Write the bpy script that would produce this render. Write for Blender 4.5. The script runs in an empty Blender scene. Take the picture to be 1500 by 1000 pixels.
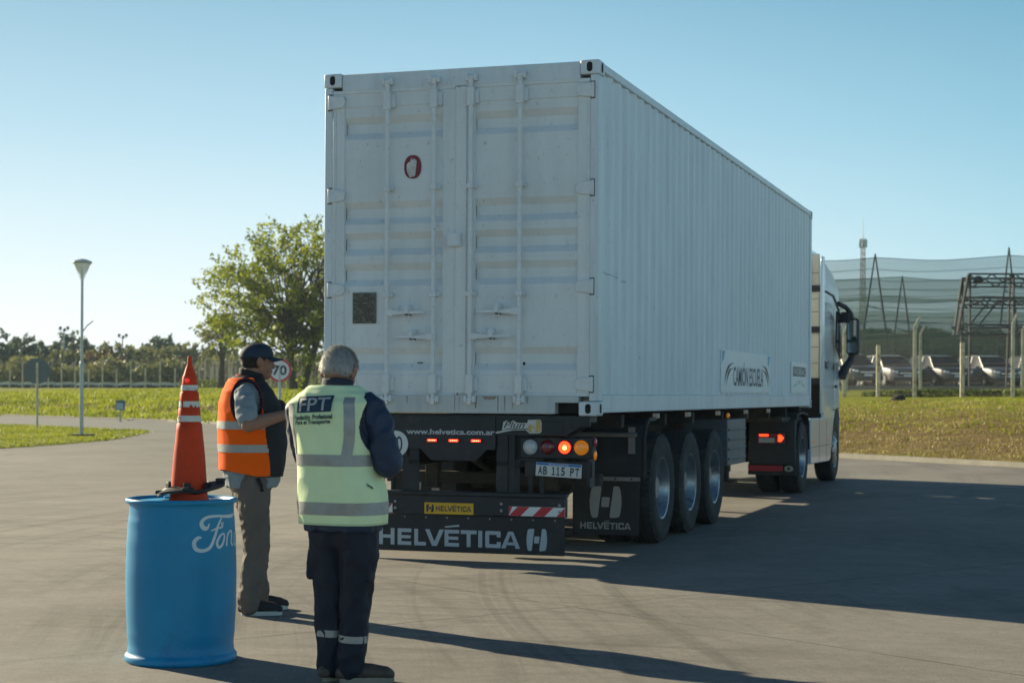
import bpy, bmesh, math, random
from mathutils import Vector, Matrix, noise
R = math.radians; PI = math.pi
sc = bpy.context.scene; C = sc.collection
random.seed(7)
# ---------------------------------------------------------------- camera
CAMX, CAMY, CAMH, YAW = 4.898, -13.57, 1.394, R(18.0)
cam_d = bpy.data.cameras.new('camera'); cam = bpy.data.objects.new('camera', cam_d); C.objects.link(cam)
cam.location = (CAMX, CAMY, CAMH)
cam.rotation_euler = (Matrix.Rotation(YAW, 3, 'Z') @ Matrix.Rotation(R(90), 3, 'X') @ Matrix.Rotation(R(.3), 3, 'Z')).to_euler()
cam_d.sensor_width = 36; cam_d.lens = 60.45; cam_d.shift_y = 77/1500
cam_d.clip_start = .1; cam_d.clip_end = 3000
cam_d.dof.use_dof = True; cam_d.dof.focus_distance = 10.5; cam_d.dof.aperture_fstop = 5.0
sc.camera = cam
# ---------------------------------------------------------------- light
SUN_AZ = R(23.5)      # shadows fall towards +X, turned by this towards -Y
SUN_EL = R(21.5)
wd = bpy.data.worlds.new('World'); sc.world = wd; wd.use_nodes = True
nt = wd.node_tree; bg = nt.nodes['Background']
sky = nt.nodes.new('ShaderNodeTexSky'); sky.sky_type = 'NISHITA'; sky.sun_disc = False
sky.sun_elevation = SUN_EL
sdir = Vector((-math.cos(SUN_AZ), math.sin(SUN_AZ), math.tan(SUN_EL))).normalized()   # towards the sun
sky.sun_rotation = math.atan2(sdir.x, sdir.y)
sky.air_density = 1.0; sky.dust_density = 1.2; sky.ozone_density = 1.0
# a clear low-sun sky: pale at the horizon, deep blue-teal overhead, dimmer to the sides, unseen part opposite the sun brightened as fill, laid over the sky texture
def _n(ty, **k):
    n = nt.nodes.new(ty)
    for a, v in k.items(): setattr(n, a, v)
    return n
tcw = _n('ShaderNodeTexCoord'); sep = _n('ShaderNodeSeparateXYZ'); nt.links.new(tcw.outputs['Generated'], sep.inputs[0])
rmp = _n('ShaderNodeValToRGB'); nt.links.new(sep.outputs[2], rmp.inputs[0]); el_ = rmp.color_ramp.elements
SKY = [(0.0, (.66, .69, .69)), (.035, (.60, .67, .70)), (.085, (.455, .585, .65)), (.15, (.29, .46, .56)), (.225, (.170, .335, .445)), (.36, (.060, .145, .24)), (.6, (.013, .042, .105)), (1.0, (.005, .024, .065))]
while len(el_) < len(SKY): el_.new(.5)
for e_, (p_, c_) in zip(el_, SKY): e_.position = p_; e_.color = (*c_, 1)
hs = Vector((sdir.x, sdir.y, 0)).normalized()
dp = _n('ShaderNodeVectorMath', operation='DOT_PRODUCT'); nt.links.new(tcw.outputs['Generated'], dp.inputs[0]); dp.inputs[1].default_value = hs
rm2 = _n('ShaderNodeValToRGB'); mrd = _n('ShaderNodeMapRange'); mrd.inputs[1].default_value = -1; mrd.inputs[2].default_value = 1; nt.links.new(dp.outputs['Value'], mrd.inputs[0]); nt.links.new(mrd.outputs[0], rm2.inputs[0]); e2 = rm2.color_ramp.elements
e2[0].position = 0.0; e2[0].color = (1.02, 1.18, 1.18, 1); e2[1].position = .93; e2[1].color = (1.04, 1.0, .98, 1)
for p_, c_ in ((.25, (.92, 1.10, 1.12, 1)), (.50, (.64, .85, .90, 1)), (.70, (.62, .81, .85, 1)), (.82, (.98, 1.0, 1.0, 1))): q_ = e2.new(p_); q_.color = c_
mu = _n('ShaderNodeMix', data_type='RGBA', blend_type='MULTIPLY'); mu.inputs[0].default_value = 1.; nt.links.new(rmp.outputs[0], mu.inputs[6]); nt.links.new(rm2.outputs[0], mu.inputs[7])
sc1 = _n('ShaderNodeVectorMath', operation='SCALE'); nt.links.new(mu.outputs[2], sc1.inputs[0]); sc1.inputs['Scale'].default_value = .94/.13
sc2 = _n('ShaderNodeVectorMath', operation='SCALE'); nt.links.new(sky.outputs[0], sc2.inputs[0]); sc2.inputs['Scale'].default_value = .06
ad = _n('ShaderNodeVectorMath', operation='ADD'); nt.links.new(sc1.outputs[0], ad.inputs[0]); nt.links.new(sc2.outputs[0], ad.inputs[1])
nt.links.new(ad.outputs[0], bg.inputs[0]); bg.inputs[1].default_value = .13*.75
sl = bpy.data.lights.new('sun', 'SUN'); sl.energy = 4.7; sl.angle = R(.55); sl.color = (1, .88, .62)
so = bpy.data.objects.new('sun', sl); C.objects.link(so); so.rotation_euler = sdir.to_track_quat('Z', 'Y').to_euler()
so.location = (-20, 20, 30)
sc.view_settings.view_transform = 'Standard'; sc.view_settings.look = 'None'
sc.view_settings.exposure = 1.05; sc.view_settings.gamma = 1.0
sc.render.resolution_x = 1024; sc.render.resolution_y = 682
# ---------------------------------------------------------------- ground frame: x to the right, z away, as paced out from where the photographer stands
def W(x, z, h=0.0):
    return Vector((CAMX + x*math.cos(YAW) - z*math.sin(YAW), CAMY + x*math.sin(YAW) + z*math.cos(YAW), h))
def PX(px, z): return (px - 750)/2519.*z
# ---------------------------------------------------------------- tagging
def tag(o, label=None, cat=None, group=None, kind=None):
    if label: o['label'] = label
    if cat: o['category'] = cat
    if group: o['group'] = group
    if kind: o['kind'] = kind
    return o
def thing(name, label, cat, loc=(0, 0, 0), rz=0., group=None):
    o = bpy.data.objects.new(name, None); C.objects.link(o); o.empty_display_size = .2
    o.location = loc; o.rotation_euler = (0, 0, rz)
    return tag(o, label, cat, group)
def wmat(o):
    m = Matrix.Identity(4)
    while o:
        m = o.matrix_basis @ m; o = o.parent
    return m
def copy_tree(o, parent=None):
    c = o.copy(); C.objects.link(c); c.parent = parent
    for ch in [k for k in bpy.data.objects if k.parent == o]: copy_tree(ch, c)
    return c
# ---------------------------------------------------------------- materials
def nd(t, ty, **kw):
    n = t.nodes.new(ty)
    for k, v in kw.items(): setattr(n, k, v)
    return n
def rgb(c): return (c[0], c[1], c[2], 1)
def mat(name, col, rough=.6, metal=0., var=.0, vscale=6., col2=None, bump=0., bscale=40., spec=.5, stretch=None, emit=None, estr=0., trans=0., coat=0., dirt=None, dscale=3., dlo=.5, dhi=.7):
    m = bpy.data.materials.new(name); m.use_nodes = True; t = m.node_tree; b = t.nodes['Principled BSDF']
    b.inputs['Base Color'].default_value = rgb(col); b.inputs['Roughness'].default_value = rough; b.inputs['Metallic'].default_value = metal
    b.inputs['Specular IOR Level'].default_value = spec; b.inputs['Coat Weight'].default_value = coat
    tc = nd(t, 'ShaderNodeTexCoord'); mp = nd(t, 'ShaderNodeMapping'); t.links.new(tc.outputs['Object'], mp.inputs[0])
    if stretch: mp.inputs['Scale'].default_value = stretch
    last = None
    if var > 0 or col2:
        n = nd(t, 'ShaderNodeTexNoise'); n.inputs['Scale'].default_value = vscale; n.inputs['Detail'].default_value = 6; n.inputs['Roughness'].default_value = .65
        t.links.new(mp.outputs[0], n.inputs['Vector'])
        r = nd(t, 'ShaderNodeMapRange'); r.inputs[1].default_value = .3; r.inputs[2].default_value = .7
        t.links.new(n.outputs[0], r.inputs[0])
        mx = nd(t, 'ShaderNodeMix', data_type='RGBA'); t.links.new(r.outputs[0], mx.inputs[0])
        c2 = col2 if col2 else tuple(min(1, c*(1+var)) for c in col)
        c1 = col if col2 else tuple(c*(1-var) for c in col)
        mx.inputs[6].default_value = rgb(c1); mx.inputs[7].default_value = rgb(c2); last = mx.outputs[2]
    if dirt:
        n = nd(t, 'ShaderNodeTexNoise'); n.inputs['Scale'].default_value = dscale; n.inputs['Detail'].default_value = 8; n.inputs['Roughness'].default_value = .75
        t.links.new(mp.outputs[0], n.inputs['Vector'])
        r = nd(t, 'ShaderNodeMapRange'); r.inputs[1].default_value = dlo; r.inputs[2].default_value = dhi
        t.links.new(n.outputs[0], r.inputs[0])
        mx = nd(t, 'ShaderNodeMix', data_type='RGBA'); t.links.new(r.outputs[0], mx.inputs[0])
        if last: t.links.new(last, mx.inputs[6])
        else: mx.inputs[6].default_value = rgb(col)
        mx.inputs[7].default_value = rgb(dirt); last = mx.outputs[2]
    if last: t.links.new(last, b.inputs['Base Color'])
    if bump > 0:
        n = nd(t, 'ShaderNodeTexNoise'); n.inputs['Scale'].default_value = bscale; n.inputs['Detail'].default_value = 4
        t.links.new(mp.outputs[0], n.inputs['Vector'])
        bp = nd(t, 'ShaderNodeBump'); bp.inputs['Strength'].default_value = bump; bp.inputs['Distance'].default_value = .01
        t.links.new(n.outputs[0], bp.inputs['Height']); t.links.new(bp.outputs[0], b.inputs['Normal'])
    if emit:
        b.inputs['Emission Color'].default_value = rgb(emit); b.inputs['Emission Strength'].default_value = estr
    if trans: b.inputs['Transmission Weight'].default_value = trans
    return m
def leafmat(name, c1, c2, tr=.45, vs=1.2):
    m = bpy.data.materials.new(name); m.use_nodes = True; t = m.node_tree; b = t.nodes['Principled BSDF']; out = t.nodes['Material Output']
    tc = nd(t, 'ShaderNodeTexCoord'); n = nd(t, 'ShaderNodeTexNoise'); n.inputs['Scale'].default_value = vs; n.inputs['Detail'].default_value = 5
    t.links.new(tc.outputs['Object'], n.inputs['Vector'])
    r = nd(t, 'ShaderNodeMapRange'); r.inputs[1].default_value = .35; r.inputs[2].default_value = .65; t.links.new(n.outputs[0], r.inputs[0])
    mx = nd(t, 'ShaderNodeMix', data_type='RGBA'); t.links.new(r.outputs[0], mx.inputs[0]); mx.inputs[6].default_value = rgb(c1); mx.inputs[7].default_value = rgb(c2)
    t.links.new(mx.outputs[2], b.inputs['Base Color']); b.inputs['Roughness'].default_value = .55; b.inputs['Specular IOR Level'].default_value = .3
    tr_ = nd(t, 'ShaderNodeBsdfTranslucent'); t.links.new(mx.outputs[2], tr_.inputs[0])
    ms = nd(t, 'ShaderNodeMixShader'); ms.inputs[0].default_value = tr
    t.links.new(b.outputs[0], ms.inputs[1]); t.links.new(tr_.outputs[0], ms.inputs[2]); t.links.new(ms.outputs[0], out.inputs[0])
    return m
# ---------------------------------------------------------------- mesh builder
class MB:
    def __init__(s): s.v = []; s.f = []
    def add(s, vs, fs):
        b = len(s.v); s.v += [Vector(p) for p in vs]; s.f += [tuple(b+i for i in f) for f in fs]; return s
    def box(s, x0, x1, y0, y1, z0, z1, M=None):
        vs = [Vector(p) for p in [(x0,y0,z0),(x1,y0,z0),(x1,y1,z0),(x0,y1,z0),(x0,y0,z1),(x1,y0,z1),(x1,y1,z1),(x0,y1,z1)]]
        if M: vs = [M @ p for p in vs]
        return s.add(vs, [(0,3,2,1),(4,5,6,7),(0,1,5,4),(1,2,6,5),(2,3,7,6),(3,0,4,7)])
    def prism(s, poly, a, b, axis='y'):
        # poly: list of 2D points; axis y: (x,z) extruded in y; axis x: (y,z); axis z: (x,y)
        f = {'y': lambda p, t: (p[0], t, p[1]), 'x': lambda p, t: (t, p[0], p[1]), 'z': lambda p, t: (p[0], p[1], t)}[axis]
        n = len(poly); vs = [f(p, a) for p in poly] + [f(p, b) for p in poly]
        fs = [tuple(range(n)), tuple(range(2*n-1, n-1, -1))] + [(i, (i+1) % n + n*0 + 0, (i+1) % n + n, i+n) for i in range(n)]
        fs = [fs[0], fs[1]] + [(i, i+n, (i+1) % n + n, (i+1) % n) for i in range(n)]
        return s.add(vs, fs)
    def tube(s, pts, rad, n=8, cap=True):
        pts = [Vector(p) for p in pts]
        if not hasattr(rad, '__len__'): rad = [rad]*len(pts)
        vs = []; up = None
        for i, p in enumerate(pts):
            d = (pts[min(i+1, len(pts)-1)] - pts[max(i-1, 0)]).normalized()
            if up is None: up = d.orthogonal().normalized()
            u = (up - d*up.dot(d)); u = u.normalized() if u.length > 1e-5 else d.orthogonal().normalized(); w = d.cross(u); up = u
            r = rad[i]; ra, rb = (r if hasattr(r, '__len__') else (r, r))
            for k in range(n):
                a = 2*PI*k/n; vs.append(p + u*math.cos(a)*ra + w*math.sin(a)*rb)
        fs = []
        for i in range(len(pts)-1):
            for k in range(n):
                k2 = (k+1) % n; fs.append((i*n+k, i*n+k2, (i+1)*n+k2, (i+1)*n+k))
        if cap: fs.append(tuple(range(n-1, -1, -1))); fs.append(tuple((len(pts)-1)*n+k for k in range(n)))
        return s.add(vs, fs)
    def lathe(s, prof, c=(0, 0, 0), axis='z', n=32, cap=False):
        # prof: list of (r, t)
        vs = []
        for r, t in prof:
            for k in range(n):
                a = 2*PI*k/n; p = (r*math.cos(a), r*math.sin(a), t)
                if axis == 'x': p = (t, r*math.cos(a), r*math.sin(a))
                if axis == 'y': p = (r*math.sin(a), t, r*math.cos(a))
                vs.append(Vector(c)+Vector(p))
        fs = []
        for i in range(len(prof)-1):
            for k in range(n):
                k2 = (k+1) % n; fs.append((i*n+k, i*n+k2, (i+1)*n+k2, (i+1)*n+k))
        if cap: fs.append(tuple(range(n-1, -1, -1))); fs.append(tuple((len(prof)-1)*n+k for k in range(n)))
        return s.add(vs, fs)
    def ellip(s, c, r, n=12, m=8, M=None):
        vs = []; fs = []; c = Vector(c)
        for j in range(m+1):
            t = PI*j/m
            for k in range(n):
                a = 2*PI*k/n; p = Vector((r[0]*math.sin(t)*math.cos(a), r[1]*math.sin(t)*math.sin(a), r[2]*math.cos(t)))
                if M: p = M @ p
                vs.append(c+p)
        for j in range(m):
            for k in range(n):
                k2 = (k+1) % n; fs.append((j*n+k, (j+1)*n+k, (j+1)*n+k2, j*n+k2))
        return s.add(vs, fs)
    def grid(s, fn, nu, nv, keep=None, closed=False):
        b = len(s.v)
        for j in range(nv+1):
            for i in range(nu+(0 if closed else 1)):
                s.v.append(Vector(fn(i/nu, j/nv)))
        w = nu + (0 if closed else 1)
        for j in range(nv):
            for i in range(nu):
                if keep and not keep((i+.5)/nu, (j+.5)/nv): continue
                i2 = (i+1) % w
                s.f.append((b+j*w+i, b+j*w+i2, b+(j+1)*w+i2, b+(j+1)*w+i))
        return s
    def merge(s, o): return s.add(o.v, o.f)
    def xf(s, M): s.v = [M @ p for p in s.v]; return s
    def build(s, name, m, parent=None, smooth=None, bevel=0., seg=2, recalc=True, world=True, weld=False):
        vs = s.v
        if parent is not None and world:
            inv = wmat(parent).inverted(); vs = [inv @ p for p in vs]
        me = bpy.data.meshes.new(name); me.from_pydata([tuple(p) for p in vs], [], s.f)
        if recalc or weld:
            bm = bmesh.new(); bm.from_mesh(me)
            if weld: bmesh.ops.remove_doubles(bm, verts=bm.verts, dist=1e-5)
            if recalc: bmesh.ops.recalc_face_normals(bm, faces=bm.faces)
            bm.to_mesh(me); bm.free()
        o = bpy.data.objects.new(name, me); C.objects.link(o); me.materials.append(m)
        if smooth is not None:
            me.polygons.foreach_set('use_smooth', [True]*len(me.polygons))
            if smooth < 180: me.set_sharp_from_angle(angle=R(smooth))
        if bevel > 0:
            b = o.modifiers.new('bevel', 'BEVEL'); b.width = bevel; b.segments = seg; b.limit_method = 'ANGLE'; b.angle_limit = R(35)
            if smooth is None: me.polygons.foreach_set('use_smooth', [True]*len(me.polygons)); me.set_sharp_from_angle(angle=R(50))
        o.parent = parent
        return o
def eval_copy(o):
    dg = bpy.context.evaluated_depsgraph_get(); dg.update()
    me = bpy.data.meshes.new_from_object(o.evaluated_get(dg)); return me
def text_mb(s, size, sx=1., bold=0., loc=(0, 0), ax='c', res=3, ext=0.0, shear=0.):
    """letters as flat polygons in (u, v); returns MB with verts (u, 0, v)"""
    cu = bpy.data.curves.new('t', 'FONT'); cu.body = s; cu.size = size; cu.offset = bold; cu.resolution_u = res; cu.shear = shear
    o = bpy.data.objects.new('t', cu); C.objects.link(o)
    dg = bpy.context.evaluated_depsgraph_get(); dg.update()
    me = bpy.data.meshes.new_from_object(o.evaluated_get(dg))
    vs = [v.co.copy() for v in me.vertices]; fs = [tuple(p.vertices) for p in me.polygons]
    bpy.data.objects.remove(o); bpy.data.curves.remove(cu); bpy.data.meshes.remove(me)
    x0 = min(v.x for v in vs); x1 = max(v.x for v in vs); y0 = min(v.y for v in vs); y1 = max(v.y for v in vs)
    mb = MB(); mb.add([((v.x-x0)*sx, 0, v.y-y0) for v in vs], fs)
    mb.w = (x1-x0)*sx; mb.h = y1-y0
    return mb
def text_fit(s, u0, u1, v0, v1, bold=0., shear=0.):
    """letters fitted into the rectangle u0..u1, v0..v1; verts (u,0,v)"""
    mb = text_mb(s, 1., 1., bold, shear=shear)
    mb.v = [Vector((u0 + p.x/mb.w*(u1-u0), 0, v0 + p.z/mb.h*(v1-v0))) for p in mb.v]
    return mb
def remeshed(mb, voxel, smooth_it=4, wr=0., ws=10., seed=0., parent=None, stretch=(1, 1, 1)):
    """one continuous surface grown over overlapping closed shapes, then wrinkled"""
    me = bpy.data.meshes.new('tmp'); me.from_pydata([tuple(p) for p in mb.v], [], mb.f)
    bm = bmesh.new(); bm.from_mesh(me); bmesh.ops.recalc_face_normals(bm, faces=bm.faces); bm.to_mesh(me); bm.free()
    o = bpy.data.objects.new('tmp', me); C.objects.link(o)
    r = o.modifiers.new('r', 'REMESH'); r.mode = 'VOXEL'; r.voxel_size = voxel
    s = o.modifiers.new('s', 'SMOOTH'); s.factor = .5; s.iterations = smooth_it
    me2 = eval_copy(o); bpy.data.objects.remove(o); bpy.data.meshes.remove(me)
    out = MB(); nor = [v.normal.copy() for v in me2.vertices]
    for v, n in zip(me2.vertices, nor):
        p = v.co.copy()
        if wr > 0:
            q = Vector((p.x*stretch[0], p.y*stretch[1], p.z*stretch[2]))*ws + Vector((seed, seed*2, seed*3))
            a = noise.noise(q); b = 1-abs(noise.noise(q*1.7+Vector((5, 1, 2))))*2
            p += n*(wr*(a*.6 + b*.75))
        out.v.append(p)
    out.f = [tuple(p.vertices) for p in me2.polygons]; bpy.data.meshes.remove(me2)
    return out
def disc(r, n=24, cx=0, cz=0): return [(cx+r*math.cos(2*PI*k/n), cz+r*math.sin(2*PI*k/n)) for k in range(n)]
def rrect(x0, x1, z0, z1, r, n=4):
    p = []
    for cx, cz, a0 in [(x1-r, z1-r, 0), (x0+r, z1-r, 90), (x0+r, z0+r, 180), (x1-r, z0+r, 270)]:
        for k in range(n+1): a = R(a0+90*k/n); p.append((cx+r*math.cos(a), cz+r*math.sin(a)))
    return p
# ================================================================ MATERIALS of the setting
def concrete():
    m = bpy.data.materials.new('worn_concrete'); m.use_nodes = True; t = m.node_tree; b = t.nodes['Principled BSDF']; L = t.links.new
    tc = nd(t, 'ShaderNodeTexCoord')
    def noi(scale, det=5, rough=.6, vec=None, dist=0.):
        n = nd(t, 'ShaderNodeTexNoise'); n.inputs['Scale'].default_value = scale; n.inputs['Detail'].default_value = det; n.inputs['Roughness'].default_value = rough; n.inputs['Distortion'].default_value = dist
        L(vec if vec else tc.outputs['Object'], n.inputs['Vector']); return n.outputs[0]
    def rng(v, a, c, lo=0., hi=1.):
        r = nd(t, 'ShaderNodeMapRange'); L(v, r.inputs[0]); r.inputs[1].default_value = a; r.inputs[2].default_value = c; r.inputs[3].default_value = lo; r.inputs[4].default_value = hi; return r.outputs[0]
    def mth(op, a, c=None):
        n = nd(t, 'ShaderNodeMath', operation=op)
        for i, v in enumerate([a, c]):
            if v is None: continue
            if isinstance(v, (int, float)): n.inputs[i].default_value = v
            else: L(v, n.inputs[i])
        return n.outputs[0]
    base = nd(t, 'ShaderNodeMix', data_type='RGBA'); L(rng(noi(.35, 8, .7), .35, .65), base.inputs[0]); base.inputs[6].default_value = rgb((.222, .203, .177)); base.inputs[7].default_value = rgb((.305, .282, .248))
    cur = base.outputs[2]
    def mul(fac, lo):
        nonlocal cur
        x = nd(t, 'ShaderNodeMix', data_type='RGBA', blend_type='MULTIPLY'); x.inputs[0].default_value = 1.; L(cur, x.inputs[6])
        g = nd(t, 'ShaderNodeCombineColor'); v = rng(fac, 0, 1, lo, 1.); [L(v, g.inputs[i]) for i in range(3)]; L(g.outputs[0], x.inputs[7]); cur = x.outputs[2]
    mul(rng(noi(14, 6, .8), .3, .6), .77)           # fine mottling
    mul(rng(noi(70, 3, .7), .35, .6), .72)          # aggregate
    # tyre scuffs: rings round several turning centres, broken up by noise
    for (cx, cy, fr, lo, hi, dk, seed) in [(9.5, -17, 5.4, .50, .60, .85, 0), (-9, -9.5, 6.4, .50, .60, .85, 3), (22, 6, 2.7, .50, .60, .72, 7), (4, -31, 3.9, .50, .60, .78, 11), (-26, 14, 1.9, .50, .60, .80, 17)]:
        sx = nd(t, 'ShaderNodeVectorMath', operation='DISTANCE'); L(tc.outputs['Object'], sx.inputs[0]); sx.inputs[1].default_value = (cx, cy, 0)
        cb = nd(t, 'ShaderNodeCombineXYZ'); L(sx.outputs['Value'], cb.inputs[0]); cb.inputs[1].default_value = seed
        sv = nd(t, 'ShaderNodeVectorMath', operation='SCALE'); L(cb.outputs[0], sv.inputs[0]); sv.inputs['Scale'].default_value = fr
        ring = rng(noi(1.0, 7, .75, sv.outputs[0]), lo, hi)
        msk = rng(noi(.20+seed*.004, 3, .5, None, .6), .44, .56)
        mul(mth('SUBTRACT', 1., mth('MULTIPLY', ring, msk)), dk)
    # straight drag marks
    mp = nd(t, 'ShaderNodeMapping'); mp.inputs['Rotation'].default_value = (0, 0, R(24)); mp.inputs['Scale'].default_value = (.12, 5., 1); L(tc.outputs['Object'], mp.inputs[0])
    mul(mth('SUBTRACT', 1., mth('MULTIPLY', rng(noi(1., 6, .7, mp.outputs[0]), .5, .72), rng(noi(.22, 2), .45, .6))), .82)
    mul(rng(noi(2.6, 5, .65, None, 1.2), .38, .62), .86)
    mul(mth('SUBTRACT', 1., rng(noi(38, 2, .5), .70, .73)), .6)
    # expansion joints
    mp = nd(t, 'ShaderNodeMapping'); mp.inputs['Rotation'].default_value = (0, 0, R(-57)); mp.inputs['Location'].default_value = (-1.73, .437, 0); L(tc.outputs['Object'], mp.inputs[0])
    sp = nd(t, 'ShaderNodeSeparateXYZ'); L(mp.outputs[0], sp.inputs[0]); nz = noi(3.0, 4, .7)
    for ax, per in ((0, 6.0), (1, 5.0)):
        v = mth('ADD', sp.outputs[ax], mth('MULTIPLY', nz, .05)); fr = mth('FRACT', mth('DIVIDE', v, per)); dd = mth('ABSOLUTE', mth('SUBTRACT', fr, .5))
        wd_ = mth('MULTIPLY', rng(noi(1.3, 3), .35, .6, .35, 1.), .012/per)
        ln = mth('LESS_THAN', dd, wd_); mul(mth('SUBTRACT', 1., ln), .42)
    # oil spots
    mul(mth('SUBTRACT', 1., mth('MULTIPLY', rng(noi(1.1, 5, .6), .66, .74), 1.)), .7)
    L(cur, b.inputs['Base Color']); b.inputs['Roughness'].default_value = .78; b.inputs['Specular IOR Level'].default_value = .35
    bp = nd(t, 'ShaderNodeBump'); bp.inputs['Strength'].default_value = .25; bp.inputs['Distance'].default_value = .006; L(noi(60, 5, .8), bp.inputs['Height']); L(bp.outputs[0], b.inputs['Normal'])
    return m
def bankmat():
    m = bpy.data.materials.new('grass_and_soil'); m.use_nodes = True; t = m.node_tree; b = t.nodes['Principled BSDF']; L = t.links.new
    tc = nd(t, 'ShaderNodeTexCoord'); at = nd(t, 'ShaderNodeAttribute', attribute_name='slope_wear')
    n1 = nd(t, 'ShaderNodeTexNoise'); n1.inputs['Scale'].default_value = .35; n1.inputs['Detail'].default_value = 9; n1.inputs['Roughness'].default_value = .75; L(tc.outputs['Object'], n1.inputs[0])
    n2 = nd(t, 'ShaderNodeTexNoise'); n2.inputs['Scale'].default_value = 2.2; n2.inputs['Detail'].default_value = 7; n2.inputs['Roughness'].default_value = .8; L(tc.outputs['Object'], n2.inputs[0])
    g = nd(t, 'ShaderNodeMix', data_type='RGBA'); r = nd(t, 'ShaderNodeMapRange'); r.inputs[1].default_value = .35; r.inputs[2].default_value = .65; L(n2.outputs[0], r.inputs[0]); L(r.outputs[0], g.inputs[0])
    g.inputs[6].default_value = rgb((.14, .165, .015)); g.inputs[7].default_value = rgb((.27, .27, .03))
    s = nd(t, 'ShaderNodeMix', data_type='RGBA'); L(r.outputs[0], s.inputs[0]); s.inputs[6].default_value = rgb((.10, .065, .030)); s.inputs[7].default_value = rgb((.25, .185, .075))
    a = nd(t, 'ShaderNodeMath', operation='ADD'); L(at.outputs['Fac'], a.inputs[0]); L(n1.outputs[0], a.inputs[1])
    r2 = nd(t, 'ShaderNodeMapRange'); r2.inputs[1].default_value = .86; r2.inputs[2].default_value = 1.18; L(a.outputs[0], r2.inputs[0])
    mx = nd(t, 'ShaderNodeMix', data_type='RGBA'); L(r2.outputs[0], mx.inputs[0]); L(g.outputs[2], mx.inputs[6]); L(s.outputs[2], mx.inputs[7]); L(mx.outputs[2], b.inputs['Base Color'])
    b.inputs['Roughness'].default_value = .9; b.inputs['Specular IOR Level'].default_value = .1
    bp = nd(t, 'ShaderNodeBump'); bp.inputs['Strength'].default_value = .9; bp.inputs['Distance'].default_value = .12; L(n2.outputs[0], bp.inputs['Height']); L(bp.outputs[0], b.inputs['Normal'])
    return m
M = {}
M['concrete'] = concrete(); M['bank'] = bankmat()
M['asphalt'] = mat('old_asphalt', (.13, .13, .125), .9, var=.15, vscale=3, bump=.3)
M['kerb'] = mat('pale_kerb', (.29, .27, .22), .9, var=.2, vscale=2)
M['paint'] = mat('worn_road_paint', (.27, .25, .21), .8, col2=(.45, .44, .40), vscale=1.6)
M['post'] = mat('concrete_post', (.66, .57, .42), .9, var=.25, vscale=5, dirt=(.22, .16, .09), dscale=3)
M['galv'] = mat('galvanised', (.45, .47, .48), .45, .8, var=.15, vscale=8)
M['galvpaint'] = mat('grey_painted_pole', (.42, .46, .46), .4, .3, var=.08)
M['signback'] = mat('grey_sign_back', (.15, .17, .19), .6, .2, var=.1)
M['white'] = mat('white_paint', (.74, .75, .73), .5, var=.05)
M['red'] = mat('sign_red', (.55, .02, .03), .45, var=.08)
M['black'] = mat('black_paint', (.018, .02, .022), .5, var=.2)
M['navytxt'] = mat('sign_black', (.03, .04, .06), .5)
M['leaf'] = leafmat('tree_leaves', (.11, .155, .010), (.32, .35, .03), .55, .9)
M['leafdark'] = leafmat('dark_leaves', (.06, .095, .065), (.125, .165, .085), .35, .4)
M['leafolive'] = leafmat('olive_leaves', (.12, .135, .05), (.24, .24, .08), .4, .4)
M['leafbrown'] = leafmat('dark_brown_leaves', (.022, .024, .018), (.05, .045, .032), .1, .4)  # darker, browner leaves for the distant belt
M['leafrust'] = leafmat('rusty_leaves', (.13, .075, .022), (.20, .12, .03), .3, .4)
M['grassblade'] = leafmat('grass_blades', (.16, .20, .012), (.36, .38, .03), .45, .5)
M['weed'] = leafmat('weed_leaves', (.07, .11, .015), (.18, .21, .035), .4, .8)
M['straw'] = leafmat('straw_blades', (.26, .20, .06), (.42, .34, .12), .35, .6)
M['bark'] = mat('bark', (.075, .058, .038), .95, var=.4, vscale=6, stretch=(1, 1, .25), bump=.8, bscale=12)
# ================================================================ GROUND
CURB = [(38., -17.), (10.14, 34.05), (7.55, 38.8), (-16.4, 82.4), (-29.1, 97.8), (-80., 160.), (-160, 260)]
def curbdist(x, z):
    best = 1e9; sg = 1
    for (a, b), (c, d) in zip(CURB[:-1], CURB[1:]):
        ex, ez = c-a, d-b; l = math.hypot(ex, ez); u = max(0, min(1, ((x-a)*ex + (z-b)*ez)/l/l))
        dx, dz = x-a-u*ex, z-b-u*ez; dd = math.hypot(dx, dz)
        if dd < best: best = dd; sg = 1 if (ex*dz - ez*dx) < 0 else -1
    return best*sg
HP = [(-999, 0), (0, 0), (.4, .08), (3.6, .42), (5.0, .72), (12, 1.22), (19, 1.38), (34, 1.76), (9999, 1.80)]
def hprof(d):
    for (a, h), (b, k) in zip(HP[:-1], HP[1:]):
        if d <= b: return h + (k-h)*(d-a)/(b-a)
    return 1.8
def ground_h(x, z):
    d = curbdist(x, z)
    if d <= 0: return 0.
    h = hprof(d); amp = min(1, d/3)
    h += amp*(.07*noise.noise(Vector((x*.35, z*.35, 0))) + .03*noise.noise(Vector((x*1.1, z*1.1, 4))))
    if 1 < d < 8 and z > 55: h += .10*noise.noise(Vector((x*.5, z*.5, 9)))
    return h
# yard
yard = MB(); pts = [W(x, z) for x, z in CURB] + [W(-400, 260), W(-400, -150), W(38+70, -150)]
yard.v = pts; yard.f = [tuple(range(len(pts)))]
o = yard.build('yard', M['concrete']); tag(o, kind='structure')
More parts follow.
